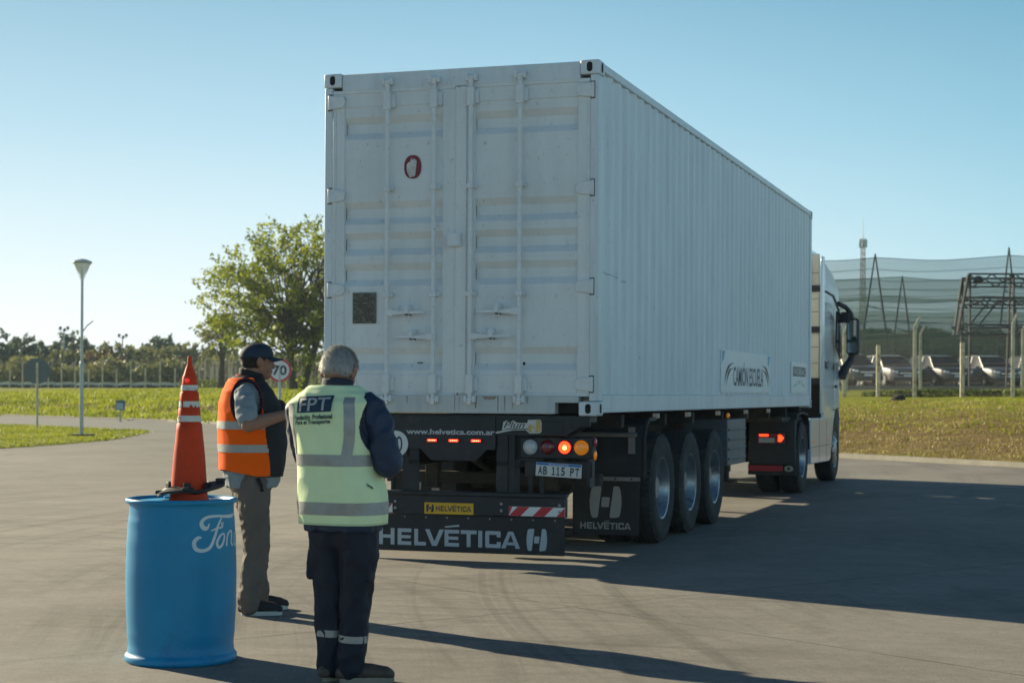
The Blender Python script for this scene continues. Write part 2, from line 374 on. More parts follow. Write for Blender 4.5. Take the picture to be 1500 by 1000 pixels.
# bank: rows follow the kerb line outwards
def curb_pt(s):   # s = distance along polyline
    for (a, b), (c, d) in zip(CURB[:-1], CURB[1:]):
        l = math.hypot(c-a, d-b)
        if s <= l: return a+(c-a)*s/l, b+(d-b)*s/l
        s -= l
    return CURB[-1]
CL = sum(math.hypot(c-a, d-b) for (a, b), (c, d) in zip(CURB[:-1], CURB[1:]))
def smooth_norm(s):
    x0, z0 = curb_pt(max(0, s-14)); x1, z1 = curb_pt(min(CL, s+14)); l = math.hypot(x1-x0, z1-z0)
    return (z1-z0)/l, -(x1-x0)/l
bank = MB(); wear = []
ds = [0, .06, .3, .6, 1, 1.5, 2, 2.5, 3, 3.4, 3.8, 4.2, 4.6, 5, 5.5, 6, 7, 8, 9, 10, 11.5, 13, 15, 17, 19, 22, 26, 30, 35, 45, 60, 90, 150, 300, 600]
NS = 420
for j, d in enumerate(ds):
    for i in range(NS+1):
        s = CL*i/NS; x, z = curb_pt(s); nx, nz = smooth_norm(s); X, Z = x+nx*d, z+nz*d
        h = hprof(d); amp = min(1, d/3)
        h += amp*(.07*noise.noise(Vector((X*.35, Z*.35, 0))) + .03*noise.noise(Vector((X*1.1, Z*1.1, 4))))
        if 1 < d < 8 and Z > 55: h += .10*noise.noise(Vector((X*.5, Z*.5, 9)))
        if d <= .06: h = -.02 if d == 0 else .06
        bank.v.append(W(X, Z, h))
        w = max(0, 1-abs(d-4.2)/8.5)*.72 + .20
        if Z > 60: w = (.85 if 3.8 <= d <= 4.8 else max(0, 1-abs(d-3.5)/4)*.22) + .05*(d < 9)
        wear.append(w)
for j in range(len(ds)-1):
    for i in range(NS): a = j*(NS+1)+i; bank.f.append((a, a+1, a+NS+2, a+NS+1))
o = bank.build('grass_bank', M['bank'], smooth=180); tag(o, kind='structure')
at = o.data.attributes.new('slope_wear', 'FLOAT', 'POINT'); at.data.foreach_set('value', wear)
# kerb along the bank
k = MB(); n = 260
def kerbf(u, v):
    s = CL*.02 + (CL*.93)*u; x, z = curb_pt(s); nx, nz = smooth_norm(s)
    d, h = [(-.16, 0), (-.15, .085), (-.02, .10), (.03, .02)][int(round(v*3))]
    return W(x+nx*d, z+nz*d, h)
k.grid(kerbf, n, 3); o = k.build('kerb', M['kerb']); tag(o, kind='structure')
# far asphalt road and grass island on the left
r_ = MB(); P = [(-16.6, 82.1), (-29.3, 97.4), (-80, 159.5), (-159, 258), (-190, 258), (-45, 104), (-21.4, 72.0), (-14.2, 62.5), (-12.0, 60.6), (-11.6, 64), (-13.2, 73)]
r_.v = [W(x, z, .004) for x, z in P]; r_.f = [tuple(range(len(P)))]; o = r_.build('road', M['asphalt']); tag(o, kind='structure')
ISL = [(-12.7, 60.2), (-13.6, 61.6), (-21.4, 71.5), (-45, 103), (-110, 190), (-110, 25), (-30, 25), (-16, 33), (-12.5, 41.8), (-12.0, 44.1), (-11.6, 49.4), (-12.0, 55.)]
i_ = MB(); n = len(ISL); cx_, cz_ = -30, 60
i_.v = [W(x, z, .004) for x, z in ISL] + [W(x+(cx_-x)*.012, z+(cz_-z)*.012, .055) for x, z in ISL]
i_.f = [(i, (i+1) % n, (i+1) % n+n, i+n) for i in range(n)] + [tuple(range(n, 2*n))]
o = i_.build('grass_island', M['bank']); tag(o, kind='structure')
at = o.data.attributes.new('slope_wear', 'FLOAT', 'POINT'); at.data.foreach_set('value', [.12]*len(o.data.vertices))
# worn painted lines on the yard
pl = MB()
for (x0, z0, x1, z1, w) in [(5.6, 29.0, 13.5, 19.5, .07), (5.2, 23.2, 12, 16.5, .05)]:
    dx, dz = x1-x0, z1-z0; l = math.hypot(dx, dz); nx, nz = -dz/l*w, dx/l*w; m = 30
    for i in range(m):
        if noise.noise(Vector((i*.9, z0, 2))) < -.22: continue
        a, b = i/m, (i+1)/m
        pl.add([W(x0+dx*a-nx, z0+dz*a-nz, .004), W(x0+dx*b-nx, z0+dz*b-nz, .004), W(x0+dx*b+nx, z0+dz*b+nz, .004), W(x0+dx*a+nx, z0+dz*a+nz, .004)], [(0, 1, 2, 3)])
o = pl.build('painted_line', M['paint']); tag(o, kind='structure')
# tufts of grass (nobody could count them)
def in_poly(x, z, P):
    c = False; j = len(P)-1
    for i in range(len(P)):
        if (P[i][1] > z) != (P[j][1] > z) and x < (P[j][0]-P[i][0])*(z-P[i][1])/(P[j][1]-P[i][1])+P[i][0]: c = not c
        j = i
    return c
def tufts(name, m, label, n, gen, hmin, hmax, spread=.10, blades=5, wid=.012):
    mb = MB()
    vs = mb.v; fs = mb.f
    for _ in range(n):
        g = gen()
        if g is None: continue
        x, z, h0 = g
        for b in range(blades):
            a = random.uniform(0, 2*PI); px, pz = x+random.gauss(0, spread), z+random.gauss(0, spread)
            h = random.uniform(hmin, hmax); ln = random.uniform(.1, .6)*h; w = wid*random.uniform(.7, 1.6)
            p0 = W(px, pz, h0-.02); d = Vector((math.cos(a), math.sin(a), 0)); e = Vector((-d.y, d.x, 0))
            b0 = len(vs); vs += [p0-e*w, p0+e*w, p0+d*ln+Vector((0, 0, h))]; fs.append((b0, b0+1, b0+2))
    o = mb.build(name, m, recalc=False); tag(o, label, 'grass', kind='stuff'); return o
def gen_bank(smin, smax, dmin, dmax):
    def g():
        s = random.uniform(smin, smax); d = random.uniform(dmin, dmax); x, z = curb_pt(s); nx, nz = smooth_norm(s); x += nx*d; z += nz*d
        return x, z, ground_h(x, z)
    return g
random.seed(11)
S0 = math.hypot(38-10.14, 51.05)
tufts('bank_grass', M['grassblade'], 'rough sunlit grass covering the bank below the car lot fence', 7000, gen_bank(S0-12, S0+18, 4, 19), .03, .09, blades=6, wid=.018)
tufts('dry_grass', M['straw'], 'dry straw coloured grass on the lower slope of the bank', 7500, gen_bank(S0-12, S0+18, .3, 13), .03, .09, blades=6, wid=.016)
tufts('far_grass', M['grassblade'], 'bright green grass on the bank below the left fence', 15000, gen_bank(S0+38, S0+110, .3, 27), .10, .24, spread=.3, blades=5, wid=.05)
def gi():
    x, z = random.uniform(-24, -11.5), random.uniform(34, 70)
    return (x, z, .05) if in_poly(x, z, ISL) else None
tufts('island_grass', M['grassblade'], 'short green grass on the curved island beside the road', 8000, gi, .03, .09, blades=6, wid=.02)
# ================================================================ TREES
def leaf(vs, fs, p, s):
    a = Vector((random.gauss(0, 1), random.gauss(0, 1), random.gauss(0, 1))).normalized(); b = a.orthogonal().normalized()
    q = Matrix.Rotation(random.uniform(0, 2*PI), 3, a); b = q @ b; c = a.cross(b)
    k = len(vs); vs += [p-b*s, p+c*s*.45, p+b*s, p-c*s*.45]; fs.append((k, k+1, k+2, k+3))
def tree(name, label, base, H, rx, rz, cz, trunk_r, ntwig, nleaf, ls, m, group=None, twl=1.3, seed=1, cat='tree', lean=.0, ry=None, stems=1, tw=.16, fill=.3):
    random.seed(seed); t = thing(name, label, cat, base, group=group); ry = ry or rx
    base = Vector(base); tk = MB(); cr = MB()
    ctr = base + Vector((lean, 0, cz))
    tops = []
    for s_ in range(stems):
        a = 2*PI*s_/max(1, stems)+.4; off = Vector((math.cos(a), math.sin(a), 0))*(trunk_r*.8 if stems > 1 else 0)
        top = ctr + Vector((math.cos(a)*rx*.3 if stems > 1 else 0, math.sin(a)*ry*.3 if stems > 1 else 0, -rz*.15)); n = 7; pts = []; rr = []
        for i in range(n+1):
            u = i/n; p = (base+off).lerp(top, u) + Vector((noise.noise(Vector((u*3, seed, s_)))*.25*trunk_r*4*u, noise.noise(Vector((u*3, seed+9, s_)))*.25*trunk_r*4*u, 0)); pts.append(p); rr.append(trunk_r*(1.25 if i == 0 else 1)*(1-.72*u)/(1 if stems == 1 else 1.35))
        tk.tube(pts, rr, 8); tops.append(pts)
    for i in range(ntwig):
        while 1:
            v = Vector((random.uniform(-1, 1), random.uniform(-1, 1), random.uniform(-1, 1)))
            if fill < v.length < .92: break
        bump = 1+.28*noise.noise(v.normalized()*2.2+Vector((seed, 0, 0)))
        p0 = ctr + Vector((v.x*rx*bump, v.y*ry*bump, v.z*rz*bump))
        d = (Vector((v.x, v.y, v.z*.8+.25)).normalized() + Vector((random.gauss(0, .35), random.gauss(0, .35), random.gauss(0, .3)))).normalized()
        L_ = twl*random.uniform(.5, 1.25); p1 = p0+d*L_+Vector((0, 0, -.1*L_))
        if i % 3 == 0:
            ps = random.choice(tops); q = ps[random.randint(3, 7)]; mid = q.lerp(p0, .5)+Vector((0, 0, random.uniform(-.1, .25)*rz*.4))
            r0 = trunk_r*.22; tk.tube([q, mid, p0, p1], [r0, r0*.6, r0*.32, .006], 5, cap=False)
        elif i % 3 == 1: tk.tube([p0-d*L_*.6, p1], [trunk_r*.06+.004, .004], 4, cap=False)
        for _ in range(nleaf):
            u = random.random()**.8; p = p0.lerp(p1, u) + Vector((random.gauss(0, tw), random.gauss(0, tw), random.gauss(0, tw*.8)))*twl*(1.15-.6*u)
            leaf(cr.v, cr.f, p, ls*random.uniform(.6, 1.3))
    tk.build('trunk', M['bark'], t, smooth=180); cr.build('crown', m, t, recalc=False)
    return t
def gp(px, z): x = PX(px, z); return W(x, z, ground_h(x, z)-.05)
b_ = gp(434, 118)
tree('broadleaf_tree', 'big spreading green tree with forked trunk behind the cap wearing man', b_, 12.0, 6.5, 4.7, 6.45, .40, 500, 34, .165, M['leaf'], twl=1.9, seed=5, stems=3, tw=.115, lean=.2, fill=.25)
b_ = gp(324, 150)
tree('leafy_tree', 'leaning dark trunk with thin drooping crown just behind the left fence', b_, 6, 1.6, 1.3, 4.6, .38, 60, 18, .2, M['leafolive'], twl=1.2, seed=8)
far = [ # px, z, H, rx, cz, kind
 (12, 215, 'tall dark evergreen tree at the far left edge', 3.6, 4.0, 4.8, 'leafdark'), (38, 235, 'low dark tree right of the tall far left evergreen', 3.4, 3.0, 3.6, 'leafdark'),
 (68, 220, 'rounded dark tree left of the first floodlight mast', 2.9, 3.0, 3.6, 'leafdark'), (106, 225, 'dark pointed tree crown right behind the street lamp', 2.6, 3.3, 4.8, 'leafdark'),
 (88, 205, 'short olive bush tree under the first floodlight mast', 3.2, 2.0, 2.7, 'leafolive'), (137, 208, 'rust coloured low tree right of the street lamp', 3.6, 2.0, 2.6, 'leafrust'), (175, 215, 'rounded olive tree under the second floodlight mast', 4.4, 3.0, 3.4, 'leafolive'),
 (222, 225, 'mid green tree right of the rounded olive tree', 4.0, 3.0, 3.5, 'leafolive'), (238, 232, 'taller dark tree left of the traffic cone tip', 2.7, 2.9, 5.2, 'leafdark'),
 (262, 220, 'wide green tree behind the traffic cone tip', 3.8, 2.8, 3.6, 'leafolive'), (300, 225, 'low dark tree right of the traffic cone tip', 3.6, 2.6, 3.3, 'leafdark'), (345, 220, 'dusty green tree behind the cap of the man', 4.2, 2.4, 2.9, 'leafolive'),
 (395, 225, 'green tree behind the round speed sign', 4.2, 2.2, 2.8, 'leafdark'), (455, 225, 'green tree left of the container corner at the fence', 4.2, 2.2, 2.8, 'leafolive')]
for i, (px, z, lab, rx, rz, cz, mk) in enumerate(far):
    tree('background_tree', lab, gp(px, z), cz+rz, rx, rz*.80, cz*.80, .25, 130, 24, .34, M[mk], group='trees behind the left fence', twl=1.5, seed=30+i, fill=.05)
def belt(name, label, line, h, n, ls, m, depth=3., cat='undergrowth', hv=.35):
    random.seed(len(label)); mb = MB()
    for _ in range(n):
        u = random.random()*(len(line)-1); i = min(int(u), len(line)-2); u -= i
        x = line[i][0]+(line[i+1][0]-line[i][0])*u; z = line[i][1]+(line[i+1][1]-line[i][1])*u+random.uniform(0, depth)
        hh = h*(1-hv+hv*2*max(0, min(1, .5+noise.noise(Vector((x*.25, z*.1, 0)))+.3*noise.noise(Vector((x*.9, z*.1, 7))))))
        leaf(mb.v, mb.f, W(x, z, ground_h(x, z)+hh*random.random()**.75), ls*random.uniform(.6, 1.4))
    o = mb.build(name, m, recalc=False); tag(o, label, cat, kind='stuff'); return o
belt('undergrowth', 'dense brown green undergrowth behind the left fence', [(PX(-30, 195), 195), (PX(250, 180), 180), (PX(480, 165), 165)], 2.6, 16000, .33, M['leafolive'], 8)
belt('undergrowth', 'far dark wood behind the trees on the left', [(PX(-40, 260), 260), (PX(200, 260), 260), (PX(520, 260), 260)], 4.6, 16000, .55, M['leafdark'], 12)
belt('weeds', 'green weeds along the foot of the car lot fence', [(PX(1215, 75), 66.5), (14.6, 64.2), (17.3, 60.6), (24, 50)], .30, 7000, .06, M['weed'], 1.6, cat='weeds')
belt('weeds', 'green weeds under the fence behind the speed sign', [(-14, 128), (-22, 146), (-32, 165)], .8, 3500, .16, M['weed'], 2, cat='weeds')
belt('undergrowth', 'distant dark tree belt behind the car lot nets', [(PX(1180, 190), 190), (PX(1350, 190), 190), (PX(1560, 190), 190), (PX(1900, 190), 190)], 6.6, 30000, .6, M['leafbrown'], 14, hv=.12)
# ================================================================ FENCES
wm_ = bpy.data.materials.new('chain_link'); wm_.use_nodes = True; t = wm_.node_tree; b = t.nodes['Principled BSDF']; b.inputs['Base Color'].default_value = (.05, .055, .055, 1); b.inputs['Metallic'].default_value = .0; b.inputs['Roughness'].default_value = .8
uv = nd(t, 'ShaderNodeUVMap'); sp = nd(t, 'ShaderNodeSeparateXYZ'); t.links.new(uv.outputs[0], sp.inputs[0])
outs = []
for op in ('ADD', 'SUBTRACT'):
    a = nd(t, 'ShaderNodeMath', operation=op); t.links.new(sp.outputs[0], a.inputs[0]); t.links.new(sp.outputs[1], a.inputs[1])
    f = nd(t, 'ShaderNodeMath', operation='FRACT'); d = nd(t, 'ShaderNodeMath', operation='DIVIDE'); t.links.new(a.outputs[0], d.inputs[0]); d.inputs[1].default_value = .10; t.links.new(d.outputs[0], f.inputs[0])
    l = nd(t, 'ShaderNodeMath', operation='LESS_THAN'); t.links.new(f.outputs[0], l.inputs[0]); l.inputs[1].default_value = .05; outs.append(l.outputs[0])
mx = nd(t, 'ShaderNodeMath', operation='MAXIMUM'); t.links.new(outs[0], mx.inputs[0]); t.links.new(outs[1], mx.inputs[1]); t.links.new(mx.outputs[0], b.inputs['Alpha'])
M['chain'] = wm_; M['wire'] = mat('dull_wire', (.07, .07, .07), .85)
def fence(label, line, span, Hp=2.56, arm=.36, mid=None):
    p0 = line[0]; t = thing('chain_link_fence', label, 'fence', W(p0[0], p0[1], ground_h(*p0)))
    pts = []; carry = 0.; segs_ = []
    for (a, b), (c, d) in zip(line[:-1], line[1:]):
        l = math.hypot(c-a, d-b); s = carry; sn = span if not hasattr(span, '__len__') else span[min(len(segs_), len(span)-1)]; segs_.append(1)
        while s < l: pts.append((a+(c-a)*s/l, b+(d-b)*s/l)); s += sn
        carry = s-l
    P3 = [W(x, z, ground_h(x, z)) for x, z in pts]
    mesh = MB(); uvs = []; acc = 0; barb = MB(); tops = []
    for i, p in enumerate(P3):
        q = P3[min(i+1, len(P3)-1)]; pr = P3[max(i-1, 0)]; d = (q-pr).normalized(); nrm = Vector((d.y, -d.x, 0)).normalized()
        if mid and i % 2:
            mb = MB(); mb.tube([p-Vector((0, 0, .1)), p+Vector((0, 0, mid))], .085, 6); mb.build('post', M['post'], t)
            tops.append(p+Vector((0, 0, mid))); continue
        mb = MB(); e = p+Vector((0, 0, Hp)); tip = e+nrm*(.24)+Vector((0, 0, arm))
        mb.tube([p-Vector((0, 0, .1)), p+Vector((0, 0, .3)), e, tip], [.10, .095, .075, .05], 4); mb.build('post', M['post'], t, bevel=.01, seg=1)
    acc = 0; k = 0
    for p, q in zip(P3[:-1], P3[1:]):
        l = (q-p).length; up = Vector((0, 0, 2.35)); lo = Vector((0, 0, .05))
        mesh.add([p+lo, q+lo, q+up, p+up], [(0, 1, 2, 3)]); uvs += [(acc, 0), (acc+l, 0), (acc+l, 2.3), (acc, 2.3)]; acc += l
    o = mesh.build('wire_mesh', M['chain'], t, recalc=False); uvl = o.data.uv_layers.new(name='UVMap')
    for i, u in enumerate(uvs): uvl.data[i].uv = u
    for hh, off in ((2.35, 0), (1.2, 0), (.1, 0), (2.66, .08), (2.78, .15), (2.9, .22)):
        w = []
        for i, p in enumerate(P3):
            q = P3[min(i+1, len(P3)-1)]; pr = P3[max(i-1, 0)]; d = (q-pr).normalized(); nrm = Vector((d.y, -d.x, 0)).normalized(); w.append(p+nrm*off+Vector((0, 0, hh)))
        barb.tube(w, .004, 3, cap=False)
    barb.build('barbed_wire', M['wire'], t)
    return t
FA = [(22.4, 52.2), (17.3, 59.4), (14.75, 63.0), (-14, 127), (-30, 163), (-60, 187)]
fence('nearer chain link fence with bent concrete posts along the top of the bank', FA, 2.206, mid=1.95)
FB = [(24.9, 66.6), (21.45, 72.0), (18.25, 76.6), (4, 102), (-12, 134), (-32, 178), (-66, 204)]
fence('second chain link fence with bent posts running just behind the first', FB, (6.5, 5.6, 5.0, 3.6))
# ================================================================ STREET FURNITURE ON THE LEFT
def lamp():
    x, z = PX(119.5, 52.6), 52.6; p = W(x, z, .0); t = thing('street_lamp', 'tall slender grey street lamp with conical glass head on the grass island', 'street lamp', p)
    mb = MB(); mb.tube([p+Vector((0, 0, .05)), p+Vector((0, 0, 2.2))], .062, 12); mb.tube([p+Vector((0, 0, 2.2)), p+Vector((0, 0, 4.85))], [.045, .04], 12); mb.lathe([(.07, 2.15), (.07, 2.28), (.045, 2.32)], p, n=12); mb.build('pole', M['galvpaint'], t, smooth=40)
    mb = MB(); mb.box(-.34, .34, -.34, .34, .05, .11, Matrix.Translation(p)@Matrix.Rotation(YAW, 4, 'Z')); mb.build('base_plate', mat('dark_base', (.06, .06, .055), .8), t, bevel=.01)
    mb = MB(); mb.lathe([(.055, 4.82), (.06, 4.95), (.27, 5.32)], p, n=20); mb.build('lamp_glass', mat('lamp_glass', (.86, .87, .86), .25), t, smooth=60)
    mb = MB(); mb.lathe([(.27, 5.31), (.30, 5.34), (.29, 5.38), (.16, 5.43), (.03, 5.46), (0, 5.46)], p, n=20); mb.build('lamp_cap', M['galvpaint'], t, smooth=40)
    mb = MB(); mb.lathe([(.05, 4.85), (.03, 5.0), (.05, 5.25)], p, n=10)
    for k_ in range(4):
        a = k_*PI/2+.5; c = Vector((math.cos(a), math.sin(a), 0)); mb.tube([p+c*.06+Vector((0, 0, 4.88)), p+c*.255+Vector((0, 0, 5.33))], .008, 4)
    mb.build('lamp_frame', M['galvpaint'], t)
    mb = MB(); d = W(1, 0)-W(0, 0); q = p+Vector((0, 0, 3.3)); d.z = 0
    mb.tube([q-Vector((0, 0, .1)), q+d*.16+Vector((0, 0, .12)), q+d*.34+Vector((0, 0, .26))], .018, 6); mb.build('bracket', M['galvpaint'], t)
lamp()
def round_sign(name, label, cat, x, z, top, rad, pole_r, face):
    gh = ground_h(x, z); p = W(x, z, gh); t = thing(name, label, cat, p, YAW)
    F = lambda u, v, w: W(x+u, z+w, v)
    mb = MB(); mb.tube([p, F(0, top+rad*(.65 if face is None else .2), 0.035 if face else -.035)], pole_r, 8); mb.build('post', M['galvpaint'] if face else M['post'], t, smooth=60)
    mb = MB(); n = 32; mb.v = [F(rad*math.cos(2*PI*k/n), top+rad*math.sin(2*PI*k/n), w) for w in (-.006, .006) for k in range(n)]; mb.f = [tuple(range(n)), tuple(range(2*n-1, n-1, -1))]+[(k, (k+1) % n, (k+1) % n+n, k+n) for k in range(n)]
    d = mb.build('sign_disc', M['white'] if face else M['signback'], t)
    if face:
        mb = MB(); vs = []; 
        for rr in (rad*.99, rad*.80):
            vs += [F(rr*math.cos(2*PI*k/n), top+rr*math.sin(2*PI*k/n), -.009) for k in range(n)]
        mb.add(vs, [(k, (k+1) % n, (k+1) % n+n, k+n) for k in range(n)]); mb.build('border', M['red'], d)
        tx = text_fit(face, -rad*.60, rad*.60, -rad*.42, rad*.42, .03); tx.v = [F(q.x, top+q.z, -.010) for q in tx.v]; tx.build('lettering', M['navytxt'], d)
    else:
        mb = MB()
        for s_ in (-.3, .3): mb.box(-.06, .06, 0, .02, 0, .03, Matrix.Translation(F(0, top+s_*rad, .012-.03))@Matrix.Rotation(YAW, 4, 'Z'))
        mb.build('bracket', M['galv'], d)
    return t
round_sign('round_sign', 'round road sign seen from its grey back on a pale post at the far left', 'road sign', PX(54.5, 63.3), 63.3, 2.155, .475, .045, None)
round_sign('speed_limit_sign', 'round white speed limit sign with red border reading 70 beside the cap of the man', 'road sign', PX(409.5, 56), 56.0, 2.13, .39, .05, '70')
x, z = PX(176.5, 80.6), 80.6; p = W(x, z, ground_h(x, z)); t = thing('marker_board', 'small square grey marker board on a short pale stake at the foot of the bank', 'sign', p, YAW)
mb = MB(); mb.tube([p, p+Vector((.0, 0, .55))], .05, 6); mb.build('stake', M['post'], t)
T_ = Matrix.Translation(p+Vector((0, 0, .78)))@Matrix.Rotation(YAW, 4, 'Z')
mb = MB(); mb.box(-.22, .22, -.03, .03, -.24, .24, T_); bd = mb.build('board', M['signback'], t, bevel=.01)
mb = MB(); mb.box(-.18, .14, -.036, -.031, -.2, .1, T_); mb.build('panel', mat('faded_panel', (.42, .5, .52), .6, var=.1), bd)
# floodlight masts
for px, z, top, lab in ((93, 205, 8.7, 'thin floodlight mast above the dark trees left of the lamp'), (179, 215, 8.2, 'thin floodlight mast above the rounded olive tree')):
    p = gp(px, z); t = thing('floodlight_mast', lab, 'floodlight', p, group='floodlight masts behind the trees'); mb = MB(); mb.tube([p, Vector((p.x, p.y, top))], [.11, .07], 8); mb.build('pole', M['galvpaint'], t)
    for s_ in (-.55, .1, .6):
        mb = MB(); mb.box(-.16, .16, -.10, .10, -.15, .2, Matrix.Translation((p.x+s_*.75, p.y+s_*.25, top+.45*abs(s_)))@Matrix.Rotation(.5+s_, 4, 'Z')@Matrix.Rotation(-.5, 4, 'X')); mb.build('floodlight', M['signback'], t, bevel=.02)
    mb = MB(); mb.box(-.55, .55, -.03, .03, -.05, .01, Matrix.Translation((p.x, p.y, top))@Matrix.Rotation(YAW, 4, 'Z')); mb.build('crossbar', M['galvpaint'], t)
# added rail whose glints stand in for car roofs behind the left fence
t = thing('glint_rail', 'added galvanised rail standing in for glinting car roofs behind the left fence', 'glint rail', W(-30, 172, 1.7))
mb = MB(); random.seed(3); q0 = None
for i in range(15):
    px = -20+i*33; z = 191-i*1.6; x = PX(px, z); q = W(x, z, ground_h(x, z)+.55)
    if q0 is not None:
        d = (q-q0); n_ = Vector((d.y, -d.x, 0)).normalized()
        vs = []
        for a_ in range(9):
            pp = q0.lerp(q, a_/8)+Vector((0, 0, .05*math.sin(a_/8*PI*2+i)))
            for (o_, hh) in ((0, -.17), (.06, -.10), (.0, -.02), (.06, .06), (.0, .13)): vs.append(pp-n_*o_+Vector((0, 0, hh)))
        mb.add(vs, [(a_*5+b_, a_*5+b_+1, a_*5+b_+6, a_*5+b_+5) for a_ in range(8) for b_ in range(4)])
    q0 = q
mb.build('rail', mat('bright_galvanised', (.8, .8, .78), .22, .85), t)
for i in range(0, 15):
    px = -20+i*33; z = 191-i*1.6+.15; x = PX(px, z); g_ = ground_h(x, z); mb = MB(); mb.tube([W(x, z, g_), W(x, z, g_+.68)], .05, 4); mb.build('post', M['galv'], t)
# ================================================================ CAR LOT ON THE RIGHT
M['carglass'] = mat('car_glass', (.008, .010, .013), .12, spec=.35)
M['tyre'] = mat('tyre_rubber', (.022, .024, .026), .82, var=.3, vscale=9, dirt=(.07, .065, .055), dscale=6, dlo=.5, dhi=.75)
M['chrome'] = mat('bright_metal', (.7, .72, .74), .2, 1.)
M['lampglass'] = mat('headlight_glass', (.8, .85, .88), .08, spec=.9, coat=1.)
M['darkplastic'] = mat('dark_plastic', (.025, .027, .03), .55, var=.2)
def car(label, paint, loc, rz, group):
    t = thing('parked_car', label, 'car', loc, rz, group)
    # local frame: +Y is the front of the car
    sec = [ # y, half width, z belt, z bottom
        ]
    b = MB()
    prof = [(-2.3, .50, .95, .80), (-2.26, .34, 1.06, .90), (-1.9, .28, 1.11, .94), (-.9, .24, 1.10, .95), (.4, .24, 1.08, .95), (1.1, .24, 1.07, .95), (1.7, .26, 1.04, .93), (2.12, .28, .96, .88), (2.30, .34, .84, .80)]
    def lower(u, v):
        i = min(int(u*(len(prof)-1)), len(prof)-2); f = u*(len(prof)-1)-i
        y, zb, zt, w = [prof[i][k]+(prof[i+1][k]-prof[i][k])*f for k in range(4)]
        a = 2*PI*v; c, s = math.cos(a), math.sin(a); e = lambda q: math.copysign(abs(q)**.26, q)
        return Vector((w*e(c), y, (zb+zt)/2+(zt-zb)/2*e(s)))
    b.grid(lower, 24, 24); b.add([lower(0, k/24) for k in range(24)], [tuple(range(24))]); b.add([lower(1, k/24) for k in range(24)], [tuple(range(23, -1, -1))])
    M4 = Matrix.Translation(loc)@Matrix.Rotation(rz, 4, 'Z')
    b.xf(M4); body = b.build('body', paint, t, smooth=45, weld=True)
    r = MB(); rp = [(-2.12, 1.05, .84), (-1.85, 1.55, .70), (-1.2, 1.66, .66), (-.2, 1.69, .66), (.35, 1.62, .67), (1.15, 1.03, .80)]
    vs = []
    for y, z, w in rp: vs += [(-w, y, z), (w, y, z)]
    for y, z, w in [(-2.2, 1.0, .88), (1.3, .98, .88)]: vs += [(-w, y, z), (w, y, z)]
    # cabin shell as glass, roof and pillars laid over it
    gl = MB()
    yb = [-2.05, -1.8, -1.2, -.2, .35, 1.15]
    for i in range(5):
        y0, z0, w0 = rp[i]; y1, z1, w1 = rp[i+1]
        gl.add([(-w0, y0, z0), (w0, y0, z0), (w1, y1, z1), (-w1, y1, z1)], [(0, 1, 2, 3)])
        for s_ in (-1, 1):
            gl.add([(s_*w0, y0, z0), (s_*w1, y1, z1), (s_*.86, y1 if i < 4 else 1.15, .98), (s_*.86, y0, .98)], [(0, 1, 2, 3)])
    gl.add([(-.84, -2.12, 1.05), (.84, -2.12, 1.05), (.84, -2.2, .95), (-.84, -2.2, .95)], [(0, 1, 2, 3)])
    gl.xf(M4).build('windows', M['carglass'], t, smooth=30, weld=True)
    rf = MB(); rr = [(-1.95, 1.46, .74), (-1.85, 1.57, .70), (-1.2, 1.68, .67), (-.2, 1.71, .665), (.38, 1.635, .675)]
    for (y0, z0, w0), (y1, z1, w1) in zip(rr[:-1], rr[1:]): rf.add([(-w0, y0, z0), (w0, y0, z0), (w1, y1, z1), (-w1, y1, z1), (-w0, y0, z0-.05), (w0, y0, z0-.05), (w1, y1, z1-.05), (-w1, y1, z1-.05)], [(0, 1, 2, 3), (0, 3, 7, 4), (1, 5, 6, 2)])
    for s_ in (-1, 1):
        for y0, y1, dy in ((.36, 1.2, .06), (-.35, -.35, .05), (-1.25, -1.3, .06), (-1.9, -2.15, .12)):
            rf.tube([(s_*.675, y0, 1.63 if y0 > -1.5 else 1.5), (s_*.868, y1, 1.0)], [(.022, dy*.7)]*2, 4)
    rf.xf(M4).build('roof', paint, t, smooth=30)
    for s_ in (-1, 1):
        w = MB(); w.box(s_*1.02-.1, s_*1.02+.1, .78, .92, .98, 1.12); w.xf(M4).build('wing_mirror', paint, t, bevel=.03)
        h = MB(); h.prism([(s_*.50, .70), (s_*.80, .74), (s_*.83, .86), (s_*.52, .80)], 2.20, 2.345); h.xf(M4).build('headlight', M['lampglass'], t, bevel=.02)
        for y in (-1.4, 1.42):
            for_ = MB(); for_.lathe([(.2, s_*.76), (.30, s_*.75), (.36, s_*.76), (.37, s_*.80), (.37, s_*.94), (.33, s_*.965), (.25, s_*.96)], (0, y, .37), 'x', 20); for_.xf(M4); wh = for_.build('wheel', M['tyre'], t, smooth=50)
            rm = MB(); rm.lathe([(.25, s_*.955), (.22, s_*.93), (.08, s_*.95), (0, s_*.955)], (0, y, .37), 'x', 14); rm.xf(M4).build('rim', M['chrome'], wh, smooth=30)
    g = MB(); g.prism([(-.55, .56), (.55, .56), (.52, .84), (-.52, .84)], 2.25, 2.35); g.prism([(-.8, .32), (.8, .32), (.84, .50), (-.84, .50)], 2.15, 2.37); g.xf(M4).build('grille', M['darkplastic'], t)
    g = MB(); g.prism([(-.22, .50), (.22, .50), (.22, .62), (-.22, .62)], 2.3, 2.37); g.xf(M4).build('number_plate', M['white'], t)
    g = MB(); g.prism([(-.45, .69), (.45, .69), (.45, .72), (-.45, .72)], 2.3, 2.36); g.xf(M4).build('trim_bar', M['chrome'], t)
    return t
